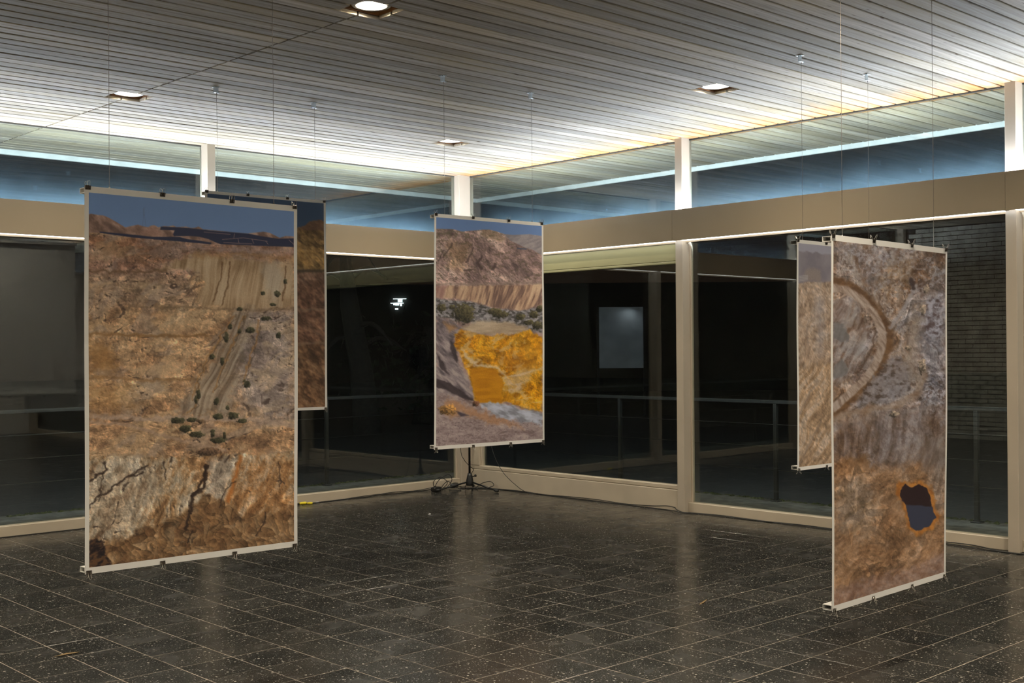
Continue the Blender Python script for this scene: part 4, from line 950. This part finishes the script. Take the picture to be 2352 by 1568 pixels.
cable('speaker_cable', 'thin black cable wound once around the stand pole', [(SC.x - .05, SC.y + .02, 1.40), (-.46, -.43, .8), (-.455, -.42, .45), (-.42, -.44, .34), (-.36, -.465, .27), (-.315, -.47, .23), (-.318, -.43, .18), (-.35, -.42, .13), (-.37, -.40, .05), (-.33, -.35, .012), (-.22, -.34, zf)], .0034)
coil = [(-.62, -.16, .02), (-.66, -.19, .10), (-.58, -.21, .15), (-.47, -.20, .08), (-.52, -.17, .015), (-.62, -.18, .05), (-.59, -.22, .13), (-.48, -.24, .17), (-.42, -.22, .10), (-.50, -.20, .012), (-.60, -.24, .02), (-.52, -.26, .10), (-.43, -.25, .05), (-.38, -.30, .010), (-.45, -.40, .008), (-.56, -.36, .008), (-.50, -.28, .010)]
tag(MB().tube(smooth(coil, 8), .0040, 7).build('coiled_cable', M_RUBBER, loc=(-.5, -.22, 0)), 'black cable gathered in loops left of the stand foot', 'cable')
tag(MB().tube(smooth([(-.24, -.40, .008), (-.16, -.43, .06), (-.11, -.52, .085), (-.13, -.60, .05), (-.20, -.58, .03), (-.26, -.48, .012), (-.20, -.40, .006)], 8), .0040, 7).build('coiled_cable', M_RUBBER, loc=(-.2, -.45, 0)), 'single loop of black cable right of the stand foot', 'cable')
for (x, y, a, ln), lb in (((-.66, -.235, .25, .13), 'black plug adapter lying left of the stand foot'), ((-.44, -.285, .6, .15), 'black power brick tilted against the stand hub')):
    t = empty('power_adapter', (x, y, 0), lb, 'adapter'); c = Vector((x, y, 0)); z0 = .002 if ln < .14 else .03
    rz(MB().rbox(x - ln / 2, x + ln / 2, y - .03, y + .03, z0, z0 + .045, .008), c, a).build('body', M_BLACK, t)
    rz(MB().tube([(x + ln / 2 - .003, y, z0 + .02), (x + ln / 2 + .025, y, z0 + .018)], [.009, .005], 8), c, a).build('strain_relief', M_RUBBER, t)
t = empty('cable_plug', (-2.33, -.125, 0), 'bright yellow plug on the cable by the foot of the left glass wall', 'plug')
MB().tube([(-2.36, -.118, .014), (-2.345, -.118, .0155), (-2.29, -.122, .0155), (-2.28, -.122, .014)], [.010, .014, .014, .010], 12).build('body', M_YELLOW, t)
MB().tube([(-2.275, -.128, .012), (-2.255, -.145, .012), (-2.235, -.165, .012)], [.008, .013, .012], 10).build('cap', M_YELLOW, t)
MB().tube([(-2.42, -.113, .010), (-2.36, -.116, .012)], .009, 10).build('coupling', M_BLACK, t)
tag(MB().rbox(-2.16, -2.12, -.113, -.098, .001, .013, .002).build('cable_tag', M_BOARD, loc=(-2.14, -.105, 0)), 'small white tag around the cable near the yellow plug', 'tag')

# small litter on the floor
def scrap(name, label, cat, c, pts, mat, h=.004):
    n = len(pts); m = MB(); v = [(c[0] + x, c[1] + y, .0006 + h * z) for x, y, z in pts] + [(c[0] + x, c[1] + y, .0016 + h * z) for x, y, z in pts]
    m.add(v, [tuple(range(n)), tuple(range(2 * n - 1, n - 1, -1))] + [(i, (i + 1) % n, n + (i + 1) % n, n + i) for i in range(n)])
    return tag(m.build(name, mat, loc=(c[0], c[1], 0)), label, cat)
scrap('paper_scrap', 'tiny white scrap lying on the floor below the ochre pool print', 'scrap', (-1.87, -1.611), [(-.016, -.006, 0), (0, -.012, .6), (.016, -.004, .2), (.010, .010, 1), (-.008, .009, .3)], M_PAPER, .006)
scrap('dry_leaf', 'brown dry leaf sliver on the floor right of the middle', 'leaf', (-3.16, -5.875), [(-.075, -.030, 0), (-.02, -.022, .5), (.07, .024, .2), (.075, .032, 0), (.01, .002, .8), (-.05, -.018, .4)], M_DRYLEAF, .008)
scrap('dry_leaf', 'brown dry leaf sliver on the floor at the lower left', 'leaf', (-6.497, -4.319), [(-.07, .004, 0), (-.02, -.012, .5), (.05, -.008, .3), (.07, .010, 0), (.0, .012, .8)], M_DRYLEAF, .008)

# ================================================================== OUTSIDE
tag(MB().box(.03, EAVE, Y_BACK, EAVE, -.2, -.02).box(X_BRICK, .03, .03, EAVE, -.2, -.02).build('terrace', M_CONC), kind='structure')
tag(MB().box(EAVE, 60, -40, 60, -.4, -.14).box(-40, EAVE, EAVE, 60, -.4, -.14).build('ground', M_ASPH), kind='structure')
mb = MB(); r2 = random.Random(9)
for q in range(420):
    for ax in (0, 1):
        s = r2.uniform(-9.5, 1.3); o = r2.gauss(EAVE - .05, .03); h = r2.uniform(.006, .02); w = r2.uniform(.01, .03)
        x, y = (o, s) if ax == 0 else (s, o)
        mb.add([(x - w, y - w, -.02), (x + w, y - w, -.02), (x + w, y + w, -.02), (x - w, y + w, -.02), (x, y, -.02 + h)], [(0, 1, 4), (1, 2, 4), (2, 3, 4), (3, 0, 4), (3, 2, 1, 0)])
tag(mb.build('edge_moss', M_MOSS), 'thin line of moss along the edge of the dark terrace', 'moss', kind='stuff')
RX = 1.29
def railing(label, along_y, s0, s1, posts):
    t = empty('railing', (RX, (s0 + s1) / 2, -.02) if along_y else ((s0 + s1) / 2, RX, -.02), label, 'railing')
    def P(s, z, d=0): return (RX + d, s, z) if along_y else (s, RX + d, z)
    def Bx(mb, a, b, h, z0, z1): return mb.rbox(RX - h, RX + h, a, b, z0, z1, .003) if along_y else mb.rbox(a, b, RX - h, RX + h, z0, z1, .003)
    Bx(MB(), s0, s1, .022, .985, 1.02).build('top_rail', M_GREY, t)
    for z in (.30, .54, .77): MB().tube([P(s0, z), P(s1, z)], .0045, 6).build('rail_cable', M_GREY, t)
    for s in posts:
        p = Bx(MB(), s - .02, s + .02, .02, -.02, .985).build('post', M_GREY, t)
        Bx(MB(), s - .045, s + .045, .045, -.02, -.008).build('foot_plate', M_GREY, p)
        for q in (-.034, .034): MB().tube([P(s + q, -.008), P(s + q, .004)], .008, 6).build('bolt', M_GREY, p)
railing('grey metal railing with thin cables outside the right glass wall', True, -12.5, RX, [-12.3, -9.76, -7.62, -5.49, -3.357, -1.22, RX])
railing('grey metal railing with thin cables outside the left glass wall', False, X_BRICK, RX - .05, [-9.6, -7.46, -5.33, -3.2, -1.07])

# far things in the dark
def wpt(px, py, depth):
    x, y = px - W_PX / 2, py - H_PX / 2; c, s = math.cos(-ROLL), math.sin(-ROLL); x, y = c * x - s * y, s * x + c * y
    return CAM + (fw * F_PX + rt * x - up * (y - Y0)) * (depth / F_PX)
def tree(label, base, h, lean, seed, crown):
    r = random.Random(seed); b = Vector(base); t = empty('tree', b, label, 'tree')
    top = b + Vector((lean[0], lean[1], h))
    tr = MB().tube([b, b.lerp(top, .35) + Vector((.08, .05, 0)), b.lerp(top, .7) - Vector((.06, .03, 0)), top], [.30, .24, .20, .10], 10); tr.build('trunk', M_BARK, t)
    br = MB(); lf = MB()
    for k in range(9):
        p = b.lerp(top, r.uniform(.45, 1)); d = Vector((r.uniform(-1, 1), r.uniform(-1, 1), r.uniform(-.5, .15))).normalized() * r.uniform(.5, 1.3)
        mid = p + d * .5 + Vector((0, 0, .25)); end = p + d
        br.tube(smooth([p, mid, end], 5), [.06] * 4 + [.045] * 4 + [.02] * 3, 6)
        for q in range(crown):
            c = end + Vector((r.gauss(0, .5), r.gauss(0, .5), r.gauss(0, .4))); a = r.uniform(.07, .15)
            e1 = Vector((r.gauss(0, 1), r.gauss(0, 1), r.gauss(0, 1))).normalized() * a; e2 = e1.orthogonal().normalized() * a * .6; nn = e1.cross(e2).normalized() * .01
            lf.add([c - e1, c - e2, c + e1, c + e2, c + nn], [(0, 1, 4), (1, 2, 4), (2, 3, 4), (3, 0, 4), (3, 2, 1, 0)])
    br.build('branches', M_BARK, t)
    if crown: tag(lf.build('leaves', M_LEAF, t), kind='stuff')
p = wpt(845, 1000, 24); tree('dark bare tree trunk outside, left of the ochre pool print', (p.x, p.y, -.14), 3.7, (-.4, .2), 3, 0)
p = wpt(975, 1000, 27); tree('dark leafy tree outside, close to the left edge of the ochre pool print', (p.x, p.y, -.14), 2.2, (.2, .1), 8, 40)
# far facade with lit windows
e = rt; c = wpt(915, 900, 46)
fb = empty('far_building', (c.x, c.y, -.14), 'far dark building with small lit windows, seen left of the ochre pool print', 'building')
def slab(mb, ctr, w, h, d, z0):
    a = ctr - e * w / 2 - fw * 0; b = ctr + e * w / 2
    v = [(a.x, a.y, z0), (b.x, b.y, z0), (b.x + fw.x * d, b.y + fw.y * d, z0), (a.x + fw.x * d, a.y + fw.y * d, z0)]
    return mb.add(v + [(x, y, z0 + h) for x, y, _ in v], [(3, 2, 1, 0), (4, 5, 6, 7), (0, 1, 5, 4), (1, 2, 6, 5), (2, 3, 7, 6), (3, 0, 4, 7)])
slab(MB(), c + e * 6, 26, 4.2, 6, -.14).build('facade', M_FARWALL, fb)
for px, py, w, h in ((919, 690, 10, 7), (912, 698, 9, 6), (906, 699, 5, 3), (911, 709, 7, 3), (918, 686, 30, 1.6), (912, 696, 30, 1.6), (921, 699, 4, 7)):
    q = wpt(px, py, 45.9); m2 = 46 / F_PX; slab(MB(), Vector((q.x, q.y, 0)), w * m2, h * m2, .05, q.z - h * m2 / 2).build('lit_window', M_SIGN, fb)
# lit notice board beyond the panelled window
q = wpt(1427, 775, 30); m2 = 30 / F_PX
nb = empty('notice_board', (q.x, q.y, -.14), 'white notice board under a small lamp, outside the panelled window', 'sign')
slab(MB(), Vector((q.x, q.y, 0)), 102 * m2, 140 * m2, .05, q.z - 70 * m2).build('board', M_BOARD, nb)
for s in (-1, 1): slab(MB(), Vector((q.x, q.y, 0)) + e * s * 53 * m2, .06, q.z + 72 * m2 + .14, .07, -.14).build('post', M_FARWALL, nb)
lp = Vector((q.x, q.y, q.z + 76 * m2)) + e * 24 * m2 - fw * .28
MB().tube([lp + fw * .3, lp, lp - Vector((0, 0, .04))], [.012, .012, .03], 8).build('lamp_arm', M_FARWALL, nb)
ld = bpy.data.lights.new('board_lamp', 'SPOT'); ld.energy = 1.6; ld.color = (.86, .94, 1); ld.spot_size = math.radians(150); ld.spot_blend = .8; ld.shadow_soft_size = .03
lo = bpy.data.objects.new('board_lamp', ld); COL.objects.link(lo); lo.parent = nb; lo.location = lp - wloc(nb) - Vector((0, 0, .06))
lo.rotation_euler = (Vector((q.x, q.y, q.z - .3)) - lp).to_track_quat('-Z', 'Y').to_euler()
